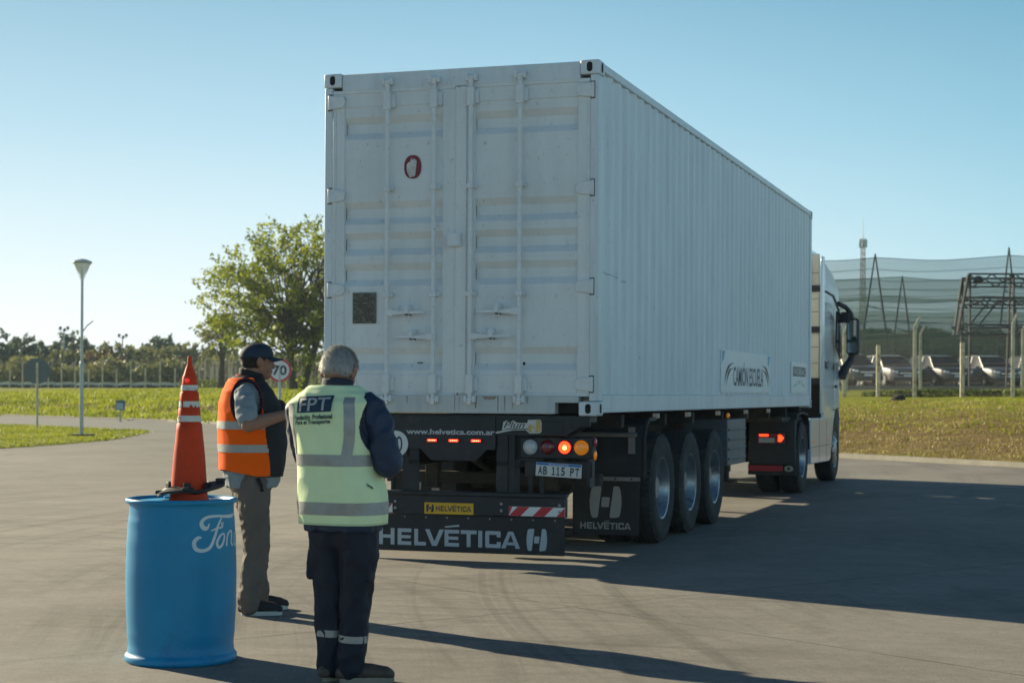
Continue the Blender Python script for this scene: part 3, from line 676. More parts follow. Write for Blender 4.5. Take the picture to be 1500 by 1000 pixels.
cp = {'silver': mat('silver_car_paint', (.17, .175, .18), .42, .2, coat=.6), 'dark': mat('dark_grey_car_paint', (.02, .023, .028), .3, .4, coat=.7), 'white': mat('white_car_paint', (.25, .26, .26), .35, coat=.6), 'grey': mat('grey_car_paint', (.05, .053, .06), .42, .2, coat=.6)}
LT = [(14.5, 84.5), (60, 78), (60, 112), (8, 112), (8, 88)]
mb = MB(); mb.prism([tuple(W(a, b2)[:2]) for a, b2 in LT], 1.3, 1.90, 'z'); o = mb.build('car_lot_pavement', mat('pale_gravel', (.26, .235, .19), .95, var=.2, vscale=2, bump=.4, bscale=8)); tag(o, kind='structure')
cars = [(1244, 90, 'dark', 'dark car half hidden behind the truck cab mirror'), (1301, 93, 'silver', 'silver car left of the nearest pair of bent fence posts'), (1374, 93, 'grey', 'grey car between the bent posts and the short straight post'),
        (1446, 93, 'silver', 'silver car right of the short straight fence post'), (1518, 93, 'dark', 'dark car cut off by the right edge of the picture'),
        (1262, 103, 'white', 'white roofed car in the back row nearest the truck cab'), (1335, 103, 'dark', 'dark car in the back row behind the first silver car'), (1402, 103, 'grey', 'grey car in the back row behind the short straight post'), (1478, 103, 'dark', 'dark car in the back row behind the right bent posts')]
for px, z, c, lab in cars:
    x = PX(px, z); car(lab, cp[c], W(x, z, 1.905), PI+YAW+R(13), 'cars parked in the fenced lot')
# shade nets over the lot
nm = bpy.data.materials.new('shade_net'); nm.use_nodes = True; t = nm.node_tree; out = t.nodes['Material Output']; b = t.nodes['Principled BSDF']; b.inputs['Base Color'].default_value = (.05, .17, .19, 1); b.inputs['Roughness'].default_value = .9
tc = nd(t, 'ShaderNodeTexCoord'); n = nd(t, 'ShaderNodeTexNoise'); n.inputs['Scale'].default_value = .5; mp = nd(t, 'ShaderNodeMapping'); mp.inputs['Scale'].default_value = (.15, .15, 3); t.links.new(tc.outputs['Object'], mp.inputs[0]); t.links.new(mp.outputs[0], n.inputs['Vector'])
r = nd(t, 'ShaderNodeMapRange'); r.inputs[3].default_value = .38; r.inputs[4].default_value = .58; t.links.new(n.outputs[0], r.inputs[0])
tr = nd(t, 'ShaderNodeBsdfTransparent'); ms = nd(t, 'ShaderNodeMixShader'); t.links.new(r.outputs[0], ms.inputs[0]); t.links.new(tr.outputs[0], ms.inputs[1]); t.links.new(b.outputs[0], ms.inputs[2]); t.links.new(ms.outputs[0], out.inputs[0])
M['net'] = nm
M['steel'] = mat('weathered_steel', (.030, .045, .055), .7, .2, col2=(.05, .048, .048), vscale=2)
M['rust'] = mat('rusty_steel', (.06, .042, .042), .8, var=.3)
M['rope'] = mat('net_rope', (.06, .08, .085), .8)
def netsheet(label, z, hl, hr, sag, drop, z2, px0, px1, masts):
    """a ridge rope over the masts at distance z; the net falls back to a lower valley at z2"""
    t = thing('shade_net', label, 'net', W(PX(px0, z), z, 1.8))
    def ridge(u):
        px = px0+(px1-px0)*u; k = 0
        ms_ = [px0-40]+masts+[px1+40]
        for a, b2 in zip(ms_[:-1], ms_[1:]):
            if a <= px <= b2: k = 4*((px-a)/(b2-a))*(1-(px-a)/(b2-a))
        return hl+(hr-hl)*u - sag*k
    def fn(u, v):
        px = px0+(px1-px0)*u; zz = z+(z2-z)*v; hh = ridge(u); return W(PX(px, z)*(1), zz, hh-(hh-(hh-drop))*v - .3*math.sin(PI*v) + .03*math.sin(u*37+v*6))
    mb = MB(); mb.grid(fn, 60, 8); mb.build('net_sheet', M['net'], t, smooth=180)
    for vv in (0, .2, .4, .6, .8, 1):
        mb = MB(); mb.tube([fn(i/60, vv)+Vector((0, 0, .02)) for i in range(61)], .03 if vv in (0, 1) else .022, 4, cap=False); mb.build('rope', M['rope'], t)
netsheet('highest front shade net hung from the tall masts over the lot', 118, 10.55, 11.4, .22, 2.6, 124, 1000, 1800, [1281, 1479])
netsheet('second shade net a step below the highest one', 131, 10.3, 10.6, .2, 3.0, 139, 1000, 1800, [1321, 1500])
netsheet('third shade net hanging lower in the middle of the lot', 146, 9.7, 10.0, .2, 3.0, 154, 1000, 1800, [1300, 1440])
netsheet('rear shade net hanging lowest above the far tree belt', 164, 9.4, 9.6, .2, 3.2, 172, 1000, 1800, [1290, 1420])
netsheet('low drooping shade net between the masts and the cars', 112, 6.2, 6.4, .15, 3.6, 118, 1000, 1800, [1321, 1480])
def amast(label, px, z, top, sp, bars, m):
    x = PX(px, z); t = thing('net_mast', label, 'mast', W(x, z, 1.75), group=None)
    T = W(x, z, top)
    for s_ in (-1, 1):
        for dz in (0,):
            mb = MB(); a = W(x+s_*sp*.55, z, 1.75+(top-1.75)*.45); b2 = W(x+s_*sp*.8, z+.3, 1.75)
            mb.tube([T, a, b2], [.05, .075, .085], 6); mb.build('leg', m if s_ < 0 else M['rust'], t)
    for u in bars:
        hh = 1.75+(top-1.75)*u; w = sp*(.55*(1-u)/.55 if u > .45 else .55+.25*(.45-u)/.45)
        mb = MB(); mb.tube([W(x-w, z, hh), W(x+w, z, hh-.25)], .04, 5); mb.build('crossbar', m, t)
amast('tall A shaped steel net mast right of the telecom tower', 1281, 117.5, 11.1, 1.35, (.62, .35), M['steel'])
amast('shorter A shaped steel net mast above the silver car', 1321, 130.5, 10.5, 1.15, (.55, .3), M['steel'])
amast('tall pointed steel net mast rising through the gantry', 1477, 117.5, 11.6, 1.05, (.70, .45), M['steel'])
# telecom tower
z = 210; x = PX(1263, z); t = thing('telecom_tower', 'thin telecom tower with antenna cluster behind the truck cab', 'tower', W(x, z, 1.8))
mb = MB(); Ht = 20.6
for s_ in range(3):
    a = s_*2*PI/3+.3; mb.tube([W(x+.5*math.cos(a), z+.5*math.sin(a), 1.8), W(x+.25*math.cos(a), z+.25*math.sin(a), Ht)], .07, 5)
for i in range(26):
    u0, u1 = i/26, (i+1)/26
    for s_ in range(3):
        a = s_*2*PI/3+.3; b2 = a+2*PI/3; f0, f1 = .5-.25*u0, .5-.25*u1
        mb.tube([W(x+f0*math.cos(a), z+f0*math.sin(a), 1.8+(Ht-1.8)*u0), W(x+f1*math.cos(b2), z+f1*math.sin(b2), 1.8+(Ht-1.8)*u1)], .035, 3)
mb.build('lattice', mat('tower_paint', (.2, .16, .17), .7), t)
mb = MB()
for s_ in range(5):
    a = s_*2*PI/5; c = W(x+.42*math.cos(a), z+.42*math.sin(a), Ht-.6); mb.box(c.x-.10, c.x+.10, c.y-.10, c.y+.10, c.z-.5, c.z+.5); mb.tube([c, W(x, z, Ht-.6)], .05, 4)
mb.build('antenna', M['galvpaint'], t, bevel=.02)
mb = MB(); mb.tube([W(x, z, Ht), W(x, z, Ht+3)], [.06, .02], 5); mb.build('lightning_rod', M['galvpaint'], t)
# steel gantry of lattice girders on the right
t = thing('steel_gantry', 'dark steel gantry of stacked lattice girders at the right edge', 'gantry', W(PX(1410, 86), 86, 1.6))
Z0 = 86
def beam(z, h1, h0, px0, px1, m):
    mb = MB(); x0, x1 = PX(px0, Z0), PX(px1, Z0)
    mb.tube([W(x0, z, h1), W(x1, z, h1)], .05, 5); mb.tube([W(x0, z, h0), W(x1, z, h0)], .045, 5); n = int((x1-x0)/.55)
    for i in range(n):
        a, c = x0+(x1-x0)*i/n, x0+(x1-x0)*(i+1)/n
        mb.tube([W(a, z, h0 if i % 2 else h1), W(c, z, h1 if i % 2 else h0)], .045, 4)
    mb.build('girder', m, t)
for dz in (0, 3.2):
    qx = 0 if dz == 0 else 14
    beam(Z0+dz, 7.52, 7.08, 1418+qx, 1640, M['steel']); beam(Z0+dz, 6.35, 5.98, 1412+qx, 1640, M['rust'] if dz == 0 else M['steel']); beam(Z0+dz, 4.98, 4.5, 1403+qx, 1640, M['steel'])
def gpost(px, z, h0, h1, px1=None, m=None, r=.065):
    mb = MB(); mb.tube([W(PX(px, Z0), z, h0), W(PX(px1 or px, Z0), z, h1)], r, 5); mb.build('post', m or M['steel'], t)
gpost(1403, Z0, 4.6, 7.5, 1418, M['rust'], .08); gpost(1421, Z0+3.2, 4.6, 7.5, 1433, None, .07); gpost(1420, Z0, 1.7, 7.5); gpost(1408, Z0, 1.7, 4.8); gpost(1434, Z0+3.2, 1.7, 7.5)
gpost(1484, Z0, 1.7, 7.5); gpost(1474, Z0, 1.7, 7.5, 1479); gpost(1560, Z0, 1.7, 7.5); gpost(1630, Z0, 1.7, 7.5)
mb = MB(); mb.tube([W(PX(1432, Z0), Z0+1.6, 5.0), W(PX(1462, Z0), Z0+1.6, 6.3)], .05, 4); mb.tube([W(PX(1446, Z0), Z0+1.6, 5.0), W(PX(1476, Z0), Z0+1.6, 6.3)], .05, 4); mb.build('brace', M['steel'], t)
mb = MB(); c = W(PX(1431, Z0), Z0-.15, 7.22); mb.ellip(c, (.26, .2, .2)); mb.build('siren', M['black'], t, smooth=180)
# dark clod on the grass
c = W(PX(1316, 57), 57, ground_h(PX(1316, 57), 57)+.05); mb = MB(); random.seed(2)
mb.ellip(c, (.27, .2, .16), 14, 8); mb.v = [p+Vector((1, 1, 1))*.07*noise.noise(p*6) for p in mb.v]
o = mb.build('earth_clod', mat('dark_soil', (.02, .017, .014), .95, var=.4), smooth=180); tag(o, 'small dark clod of earth lying on the grass below the fence', 'clod')
# ================================================================ CONTAINER
def contmat(name, base, streak=.5):
    m = bpy.data.materials.new(name); m.use_nodes = True; t = m.node_tree; b = t.nodes['Principled BSDF']; L = t.links.new
    tc = nd(t, 'ShaderNodeTexCoord')
    def noi(scale, st, det=6, rough=.7, loc=(0, 0, 0)):
        mp = nd(t, 'ShaderNodeMapping'); mp.inputs['Scale'].default_value = st; mp.inputs['Location'].default_value = loc; L(tc.outputs['Object'], mp.inputs[0])
        n = nd(t, 'ShaderNodeTexNoise'); n.inputs['Scale'].default_value = scale; n.inputs['Detail'].default_value = det; n.inputs['Roughness'].default_value = rough; L(mp.outputs[0], n.inputs[0]); return n.outputs[0]
    def rng(v, a, c, lo=0., hi=1.):
        r = nd(t, 'ShaderNodeMapRange'); L(v, r.inputs[0]); r.inputs[1].default_value = a; r.inputs[2].default_value = c; r.inputs[3].default_value = lo; r.inputs[4].default_value = hi; return r.outputs[0]
    cur = None
    def mix(fac, c1, c2):
        x = nd(t, 'ShaderNodeMix', data_type='RGBA'); L(fac, x.inputs[0])
        if isinstance(c1, tuple): x.inputs[6].default_value = rgb(c1)
        else: L(c1, x.inputs[6])
        x.inputs[7].default_value = rgb(c2); return x.outputs[2]
    c = mix(rng(noi(1.2, (1, 1, .6)), .35, .65), base, tuple(q*.90 for q in base))
    c = mix(rng(noi(7, (1, 1, .12)), .45, .80, 0, streak), c, tuple(q*.66 for q in base))
    c = mix(rng(noi(26, (1, 1, .5), 5, .8, (3, 1, 2)), .60, .68, 0, .6), c, (.36, .33, .28))
    c = mix(rng(noi(5.5, (1, 1, .35), 8, .85, (7, 3, 2)), .675, .72, 0, .9), c, (.17, .085, .045))
    L(c, b.inputs['Base Color']); b.inputs['Roughness'].default_value = .42; b.inputs['Specular IOR Level'].default_value = .4
    bp = nd(t, 'ShaderNodeBump'); bp.inputs['Strength'].default_value = .12; bp.inputs['Distance'].default_value = .02; L(noi(3.5, (1, 1, .8), 3), bp.inputs['Height']); L(bp.outputs[0], b.inputs['Normal'])
    return m
M['cont'] = contmat('container_paint', (.72, .79, .815), .6); M['contdoor'] = contmat('door_paint', (.76, .80, .80), .35); M['contdirty'] = contmat('sill_paint', (.55, .60, .60), .8)
M['bar'] = mat('bar_paint', (.70, .74, .745), .45, var=.08, vscale=12, dirt=(.2, .13, .09), dscale=14, dlo=.64, dhi=.72)
M['hole'] = mat('dark_hollow', (.012, .012, .013), .9)
M['rubber'] = mat('door_gasket', (.10, .105, .11), .8)
CB = 1.23; CT = CB+2.896; CL_ = 12.19; HW = 1.219
ct = thing('shipping_container', 'long weathered white shipping container with closed rear doors riding on the trailer', 'shipping container', (0, 0, CB))
# corner castings
for sx in (-1, 1):
    for y0, y1, yo in ((0, .178, -.006), (CL_-.178, CL_, CL_+.006)):
        for z0, z1 in ((CB-.012, CB+.106), (CT-.112, CT+.006)):
            mb = MB(); xa, xb = sorted((sx*(HW+.006), sx*(HW-.156))); ya, yb = (yo, y1) if yo < 1 else (y0, yo)
            mb.box(xa, xb, ya, yb, z0, z1); c = mb.build('corner_casting', M['cont'], ct, bevel=.012)
            zc = (z0+z1)/2; xc = sx*(HW-.075); mb = MB(); ye = yo-.0025 if yo < 1 else yo+.0025
            P = rrect(xc-.024, xc+.024, zc-.040, zc+.040, .023, 5); mb.add([(p[0], ye, p[1]) for p in P], [tuple(range(len(P)))]); 
            P = rrect((y0+y1)/2-.026, (y0+y1)/2+.026, zc-.040, zc+.040, .022, 5); mb.add([(sx*(HW+.0085), p[0], p[1]) for p in P], [tuple(range(len(P)))]); mb.build('slot', M['hole'], c, recalc=False)
# rails and posts
mb = MB()
for sx in (-1, 1):
    xa, xb = sorted((sx*HW, sx*(HW-.06)))
    mb.box(xa, xb, .18, CL_-.18, CT-.07, CT)
    mb.box(xa, xb, .18, CL_-.18, CB+.012, CB+.165)
    mb.box(*sorted((sx*(HW), sx*(HW-.07))), .004, .165, CB+.11, CT-.115)
    mb.box(*sorted((sx*(HW-.001), sx*(HW-.13))), CL_-.16, CL_-.004, CB+.11, CT-.115)
mb.box(-HW+.16, HW-.16, .01, .14, CT-.15, CT-.002)
mb.build('frame', M['cont'], ct, bevel=.008)
mb = MB(); mb.prism([(-.86, CB+.002), (.86, CB+.002), (.86, CB+.095), (1.06, CB+.095), (1.06, CB+.155), (-1.06, CB+.155), (-1.06, CB+.095), (-.86, CB+.095)], .0, .13); mb.build('door_sill', M['contdirty'], ct, bevel=.005)
mb = MB(); mb.box(-1.06, 1.06, .10, .14, CB+.01, CB+.12); mb.build('sill_recess', M['hole'], ct)
# corrugated walls
def corr(length, pitch=.278, depth=.021):
    pts = []; x = 0
    while x < length-.001:
        for dx, d in ((0, 0), (.072, 0), (.140, depth), (.210, depth)):
            if x+dx < length: pts.append((x+dx, d))
        x += pitch
    pts.append((length, 0)); return pts
zw0, zw1 = CB+.150, CT-.06
for sx in (-1, 1):
    mb = MB(); P = corr(CL_-.32); vs = []
    for y, d in P:
        dn = .006*noise.noise(Vector((y*.8, sx, 0)))
        for k_ in range(9): z = zw0+(zw1-zw0)*k_/8; vs.append((sx*(HW-.012-d+dn*math.sin(PI*k_/8)), y+.16, z))
    mb.add(vs, [(i*9+j, (i+1)*9+j, (i+1)*9+j+1, i*9+j+1) for i in range(len(P)-1) for j in range(8)]); mb.build('side_wall', M['cont'], ct, recalc=False)
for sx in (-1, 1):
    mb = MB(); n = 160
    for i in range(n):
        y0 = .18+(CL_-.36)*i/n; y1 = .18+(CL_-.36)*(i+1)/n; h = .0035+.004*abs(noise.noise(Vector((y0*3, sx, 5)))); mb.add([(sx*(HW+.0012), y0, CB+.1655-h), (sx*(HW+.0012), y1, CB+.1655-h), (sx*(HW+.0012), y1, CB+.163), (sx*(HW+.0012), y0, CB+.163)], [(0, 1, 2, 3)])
    mb.build('shade_line', mat('seam_shade_and_scrape', (.10, .085, .07), .9) if sx < 0 else bpy.data.materials['seam_shade_and_scrape'], ct, recalc=False)  # shadow line painted as a dark strip where wall meets bottom rail
mb = MB(); P = corr(2.2); mb.add([(x-1.1, CL_-.02-d, z) for x, d in P for z in (CB+.1, CT-.1)], [(i*2, i*2+1, i*2+3, i*2+2) for i in range(len(P)-1)]); mb.build('front_wall', M['cont'], ct, recalc=False)
mb = MB(); mb.box(-1.17, 1.17, .14, CL_-.1, CT-.04, CT-.02); mb.build('roof', M['cont'], ct)
mb = MB(); mb.box(-1.15, 1.15, .15, CL_-.05, CB+.12, CB+.15); mb.build('floor', M['contdirty'], ct)
for (ya, za, yb, zb, w) in ((.12, 2.41, 1.0, 2.37, .0022), (2.05, 2.62, 2.08, 2.68, .005)):
    n = 14; mb = MB()
    for i in range(n):
        f = lambda u: (ya+(yb-ya)*u, za+(zb-za)*u+.012*noise.noise(Vector((u*5, ya, za))))
        (a0, b0), (a1, b1) = f(i/n), f((i+.8)/n); mb.add([(HW-.0095, a0, b0-w), (HW-.0095, a1, b1-w), (HW-.0095, a1, b1+w), (HW-.0095, a0, b0+w)], [(0, 1, 2, 3)])
    mb.build('scrape', bpy.data.materials['seam_shade_and_scrape'], ct, recalc=False)
# doors
GR = [3.756, 3.029, 2.765, 2.501, 1.786]
def door(sx):
    d0, d1 = .006, 1.135
    X = lambda a: sx*a
    mb = MB()
    def bx(a, b, y0, y1, z0, z1): p, q = sorted((X(a), X(b))); mb.box(p, q, y0, y1, z0, z1)
    inner = .143; outer = 1.04
    bx(d0, inner, .022, .07, 1.385, 3.975); bx(outer, d1, .022, .07, 1.385, 3.975)
    bx(inner, outer, .0225, .09, 3.838, 3.975); bx(inner, outer, .0225, .07, 1.385, 1.556)
    dr = mb.build('door', M['contdoor'], ct, bevel=.004)
    mb = MB(); pr = [(3.838, .032)]
    for g in GR: pr += [(g, .032), (g-.058, .078), (g-.135, .078), (g-.193, .032)]
    pr.append((1.556, .032)); n = 14; vs = []
    for z, y in pr:
        for i in range(n+1): x = inner+(outer-inner)*i/n; vs.append((X(x), y+.003*noise.noise(Vector((x*4+sx*9, 0, z*4))), z))
    mb.add(vs, [(j*(n+1)+i, j*(n+1)+i+1, (j+1)*(n+1)+i+1, (j+1)*(n+1)+i) for j in range(len(pr)-1) for i in range(n)])
    mb.build('door_panel', M['contdoor'], dr, recalc=False)
    mb = MB()
    if sx > 0: mb.box(-.022, .075, .006, .021, 1.40, 3.965)
    mb2 = MB(); bx2 = lambda a, b, y0, y1, z0, z1: mb2.box(*sorted((X(a), X(b))), y0, y1, z0, z1)
    bx2(.08 if sx > 0 else .03, 1.145, .012, .0215, 3.955, 3.985); bx2(.08 if sx > 0 else .03, 1.145, .012, .0215, 1.378, 1.402); bx2(1.118, 1.147, .016, .0215, 1.402, 3.955)
    mb2.build('gasket', M['bar'], dr, bevel=.003)
    if sx > 0: mb.build('overlap_strip', M['contdoor'], dr, bevel=.004)
    for z in (3.885, 3.085, 2.278, 1.478):
        h = MB(); h.prism([(X(1.03), z-.022), (X(1.05), z-.045), (X(1.165), z-.058), (X(1.165), z+.058), (X(1.05), z+.045), (X(1.03), z+.022)], -.006, .022)
        h.tube([(X(1.172), -.004, z-.062), (X(1.172), -.004, z+.062)], .014, 8); h.build('hinge', M['bar'], dr, bevel=.004)
        h = MB(); h.box(*sorted((X(1.150), X(1.19))), .0015, .004, z-.072, z+.072); h.build('hinge_plate', M['rubber'], dr)
    bars = ((.204, 1.872, .553), (.625, 2.078, .275)) if sx < 0 else ((.125, 1.874, .492), (.556, 2.080, .19))
    for bx_, hz, hend in bars:
        b = MB(); b.tube([(X(bx_), -.028, 1.36), (X(bx_), -.028, 4.04)], .0185, 12); lb = b.build('locking_bar', M['bar'], dr, smooth=60)
        for z in (3.130, 2.228):
            g = MB(); g.box(X(bx_)-.045, X(bx_)+.045, -.02, .024, z-.017, z+.017); g.box(X(bx_)-.028, X(bx_)+.028, -.056, -.0195, z-.022, z+.022); g.build('bar_guide', M['bar'], lb, bevel=.004)
        for z in (3.875, 1.475): g = MB(); g.box(X(bx_)-.030, X(bx_)+.030, -.056, -.008, z-.078, z+.078); g.box(X(bx_)-.01, X(bx_)+.058, -.009, .022, z-.055, z+.055); g.build('bar_guide', M['bar'], lb, bevel=.004)
        for z, s_ in ((4.035, 1), (1.352, -1)):
            g = MB(); g.box(X(bx_)-.02, X(bx_)+.02, -.05, -.004, z-.045, z+.01)
            for q in (-.036, .036): g.box(X(bx_)+q-.013, X(bx_)+q+.013, -.045, .003, z-.028, z+.028)
            g.box(X(bx_)-.016, X(bx_)+.03, -.058, -.03, z-.015, z+.012)
            g.build('cam_lock', M['bar'], lb, bevel=.004)
        g = MB(); di = 1 if hend > bx_ else -1; e = X(bx_)+sx*di*.055
        a0, a1 = X(bx_), X(hend)
        g.box(*sorted((a0+.0, a0+sx*di*.062)), -.055, -.018, hz-.028, hz+.028)
        g.prism([(a0+sx*di*.06, hz-.020), (a0+sx*di*.06, hz+.020), ((a0+a1)/2, hz+.012), (a1, hz+.010), (a1, hz-.007), ((a0+a1)/2, hz-.014)], -.058, -.044); g.build('handle', M['bar'], lb, bevel=.003)
        kx = X(bx_)+sx*di*.19 if abs(hend-bx_) > .3 else (a0+a1)/2
        g = MB(); g.prism(disc(.028, 14, kx, hz+.040), -.040, .034); g.box(kx-.018, kx+.018, -.07, .034, hz-.012, hz+.05); g.build('handle_keeper', M['bar'], dr, bevel=.003)
        g = MB(); g.tube([(kx+.026*math.sin(a*PI/6), -.045, hz-.045-.030*math.cos(a*PI/6)) for a in range(13)], .004, 5, cap=False); g.build('seal_ring', M['bar'], dr)
        g = MB(); g.box(kx-.012, kx+.012, -.062, .034, hz-.026, hz-.004); g.build('handle_catch', M['rubber'], dr, bevel=.002)
    return dr
dl = door(-1); dr_ = door(1)
mb = MB(); mb.box(-.076, .036, -.045, .0055, 2.628, 2.739); mb.box(-.066, .026, -.050, -.0455, 2.638, 2.728); mb.build('lock_box', M['bar'], dr_, bevel=.006)
def ell(cx, cz, rx, rz, n=32): return [(cx+rx*math.copysign(abs(math.cos(2*PI*k/n))**.85, math.cos(2*PI*k/n)), cz+rz*math.copysign(abs(math.sin(2*PI*k/n))**.85, math.sin(2*PI*k/n))) for k in range(n)]
mb = MB(); P = ell(-.415, 3.313, .078, .100); mb.add([(a, .027, z) for a, z in P], [tuple(range(len(P)))]); st = mb.build('round_sticker', mat('dark_red_sticker', (.20, .012, .02), .5, var=.2, vscale=30), dl, recalc=False)
mb = MB(); P = [(-.468, 3.335), (-.452, 3.355), (-.440, 3.352), (-.425, 3.395), (-.418, 3.368), (-.400, 3.385), (-.378, 3.360), (-.392, 3.24), (-.402, 3.232), (-.440, 3.222), (-.462, 3.262), (-.47, 3.30)]
mb.add([(a, .0245, z) for a, z in P], [tuple(range(len(P)))]); mb.build('torn_paper', mat('torn_sticker_paper', (.55, .56, .54), .7, var=.25, vscale=25), st, recalc=False)
mb = MB(); mb.box(-.958, -.742, .018, .031, 1.99, 2.255); pl_ = mb.build('data_plate', mat('old_data_plate', (.12, .11, .085), .6, .2, col2=(.20, .19, .15), vscale=30), dl, bevel=.002)
mb = MB(); random.seed(4)
for r_i in range(17):
    z = 2.24-r_i*.0148; x = -.945
    while x < -.76:
        w = random.uniform(.008, .03)
        if random.random() < .78: mb.box(x, min(x+w, -.752), .0165, .0175, z-.006, z)
        x += w+.006
mb.build('plate_text', M['hole'], pl_)
# ghost of removed lettering on the left door, and small dings
gh = text_fit('EN', -1.03, -.82, 3.17, 3.40, .004); gh.v = [Vector((p.x, .0302, p.z)) for p in gh.v]; gh.build('ghost_lettering', mat('faded_paint_ghost', (.69, .735, .74), .5), dl, recalc=False)
mb = MB(); mb.box(-.38, -.33, .064, .0665, 1.652, 1.660); mb.box(.585, .597, -.006, .02, 1.635, 1.66); mb.box(-.80, -.79, -.004, .0, 1.30, 1.31); mb.build('dent', M['hole'], dl)
# rust runs on the sill
M['rustrun'] = mat('rust_run', (.20, .13, .09), .8, col2=(.42, .38, .34), vscale=14, stretch=(3, 1, .4))
mb = MB(); random.seed(9)
for x, w, h in ((.16, .02, .10), (.22, .14, .03), (.36, .012, .13), (.42, .012, .12), (-.02, .008, .13), (-.45, .01, .07), (.62, .01, .06), (-.22, .012, .06), (.02, .006, .12), (.49, .008, .10)):
    mb.add([(x, -.0015, 1.376), (x+w, -.0015, 1.376), (x+w*.8, -.0015, 1.376-h), (x+w*.25, -.0015, 1.376-h)], [(0, 1, 2, 3)])
mb.build('rust_stain', M['rustrun'], ct, recalc=False)
# signs on the right side of the container
xs = HW+.0005
def sidepoly(P, off): return [(xs+off, y, z) for y, z in P]
mb = MB(); mb.box(HW-.011, xs, 5.23, 8.50, 1.425, 1.90); pn = mb.build('side_banner', mat('banner_white', (.69, .755, .78), .4, var=.05, vscale=3), ct)
mb = text_fit('CAMIÓN ESCUELA', 5.95, 7.95, 1.50, 1.78, .012); mb.v = [Vector((xs+.002, p.x, p.z)) for p in mb.v]; mb.build('lettering', mat('banner_navy', (.02, .035, .075), .5), pn, recalc=False)
mb2 = MB(); mat('banner_navy2', (.015, .02, .03), .5)
for s_ in (-1, 1):
    mb = MB()
    for r0, sc_ in ((.0, 1.), (.10, .72)):
        vs = []; n = 14
        for i in range(n+1):
            a = PI*.5*i/n; yy = (5.42+.55*sc_*(1-math.cos(a))+r0*1.1); zz = 1.50-.02+(.28-r0*.6)*math.sin(a); w = .006+.035*math.sin(min(1, i/n*1.15)*PI)
            if s_ > 0: yy = 13.86-yy
            vs += [(xs+.002, yy, zz-w*.7), (xs+.002, yy, zz+w*.7)]
        mb.add(vs, [(2*i, 2*i+2, 2*i+3, 2*i+1) for i in range(n)])
    mb.build('swoosh', bpy.data.materials['banner_navy2'], pn, recalc=False); y = 5.28 if s_ < 0 else 8.30
    mb2.add(sidepoly([(y, 1.89), (y+.17, 1.89), (y+.10, 1.80), (y+.02, 1.76)], .002), [(0, 1, 2, 3)])
mb2.build('corner_mark', mat('banner_blue', (.10, .38, .62), .5), pn, recalc=False)
mb = MB(); mb.box(HW-.011, xs, 10.25, 11.70, 1.43, 1.86); pn = mb.build('small_banner', mat('banner_pale', (.71, .78, .80), .4), ct)
mb = MB(); mb.add(sidepoly([(10.40, 1.665), (11.60, 1.665), (11.60, 1.80), (10.40, 1.80)], .002), [(0, 1, 2, 3)]); bb = mb.build('name_box', mat('banner_dark', (.03, .05, .08), .5), pn, recalc=False)
mb = text_fit('FADEEAC', 10.46, 11.54, 1.685, 1.78, .008); mb.v = [Vector((xs+.0045, p.x, p.z)) for p in mb.v]; mb.build('lettering', M['white'], bb, recalc=False)
mb = MB()
for q in (-1, 1): mb.add(sidepoly([(11.0+q*.06, 1.63), (11.0+q*.30, 1.56), (11.0+q*.62, 1.52), (11.0+q*.30, 1.535)], .002), [(0, 1, 2, 3)])
mb.build('blue_mark', mat('banner_sky', (.12, .48, .70), .5), pn, recalc=False)
mb = MB(); mb.add(sidepoly([(10.93, 1.56), (11.07, 1.56), (11.05, 1.61), (10.95, 1.61)], .0025), [(0, 1, 2, 3)]); mb.build('yellow_mark', mat('banner_yellow', (.75, .55, .08), .5), pn, recalc=False)
# ================================================================ TRAILER
M['chas'] = mat('chassis_paint', (.020, .024, .030), .55, var=.25, vscale=4, dirt=(.06, .055, .045), dscale=3.5, dlo=.52, dhi=.75, spec=.4)
M['under'] = mat('dusty_underside', (.022, .02, .018), .8, dirt=(.075, .062, .045), dscale=3, dlo=.45, dhi=.7)
M['flap'] = mat('rubber_flap', (.016, .018, .021), .65, var=.2, vscale=3, dirt=(.05, .048, .042), dscale=2, dlo=.55, dhi=.8)
M['ltr'] = mat('grey_lettering', (.42, .47, .50), .5, var=.06)
M['ltr2'] = mat('dull_lettering', (.36, .34, .31), .6, var=.08)
M['rim'] = mat('silver_rim', (.34, .36, .38), .35, .75, var=.2, vscale=7, dirt=(.07, .06, .05), dscale=6, dlo=.5, dhi=.75)
M['alu'] = mat('aluminium_strip', (.34, .33, .31), .45, .6, var=.15)
M['lampred'] = mat('red_lamp_lit', (.7, .02, .01), .25, emit=(1, .04, .008), estr=2.2, coat=.6)
M['lampreddim'] = mat('red_lamp_dark', (.14, .006, .012), .2, coat=.8, var=.2, vscale=60)
M['lampamber'] = mat('amber_lamp', (.62, .20, .012), .25, coat=.8, emit=(1, .33, .01), estr=.10)
M['lampclear'] = mat('clear_lamp', (.50, .52, .52), .15, coat=1., var=.2, vscale=70)
M['ledred'] = mat('red_marker_lit', (.8, .02, .01), .3, emit=(1, .025, .008), estr=3.2)
M['ledhot'] = mat('led_points', (1, .3, .2), .3, emit=(1, .25, .12), estr=5.)
M['yellow'] = mat('yellow_plate', (.72, .42, .012), .45, var=.05)
tr = thing('semi_trailer', 'black three axle container trailer with red tail lamps and lettered mud flaps', 'trailer', (0, 0, 0))
mb = MB()
for sx in (-1, 1):
    mb.box(sx*.48-.07, sx*.48+.07, .12, 11.9, 1.12, 1.215); mb.box(sx*.48-.012, sx*.48+.012, .12, 9.3, .80, 1.12); mb.box(sx*.48-.07, sx*.48+.07, .12, 9.3, .785, .80)
for y in (1.2, 2.9, 4.2, 5.8, 7.4, 9.0, 10.4, 11.7): mb.box(-1.12, 1.12, y, y+.10, 1.10, 1.214)
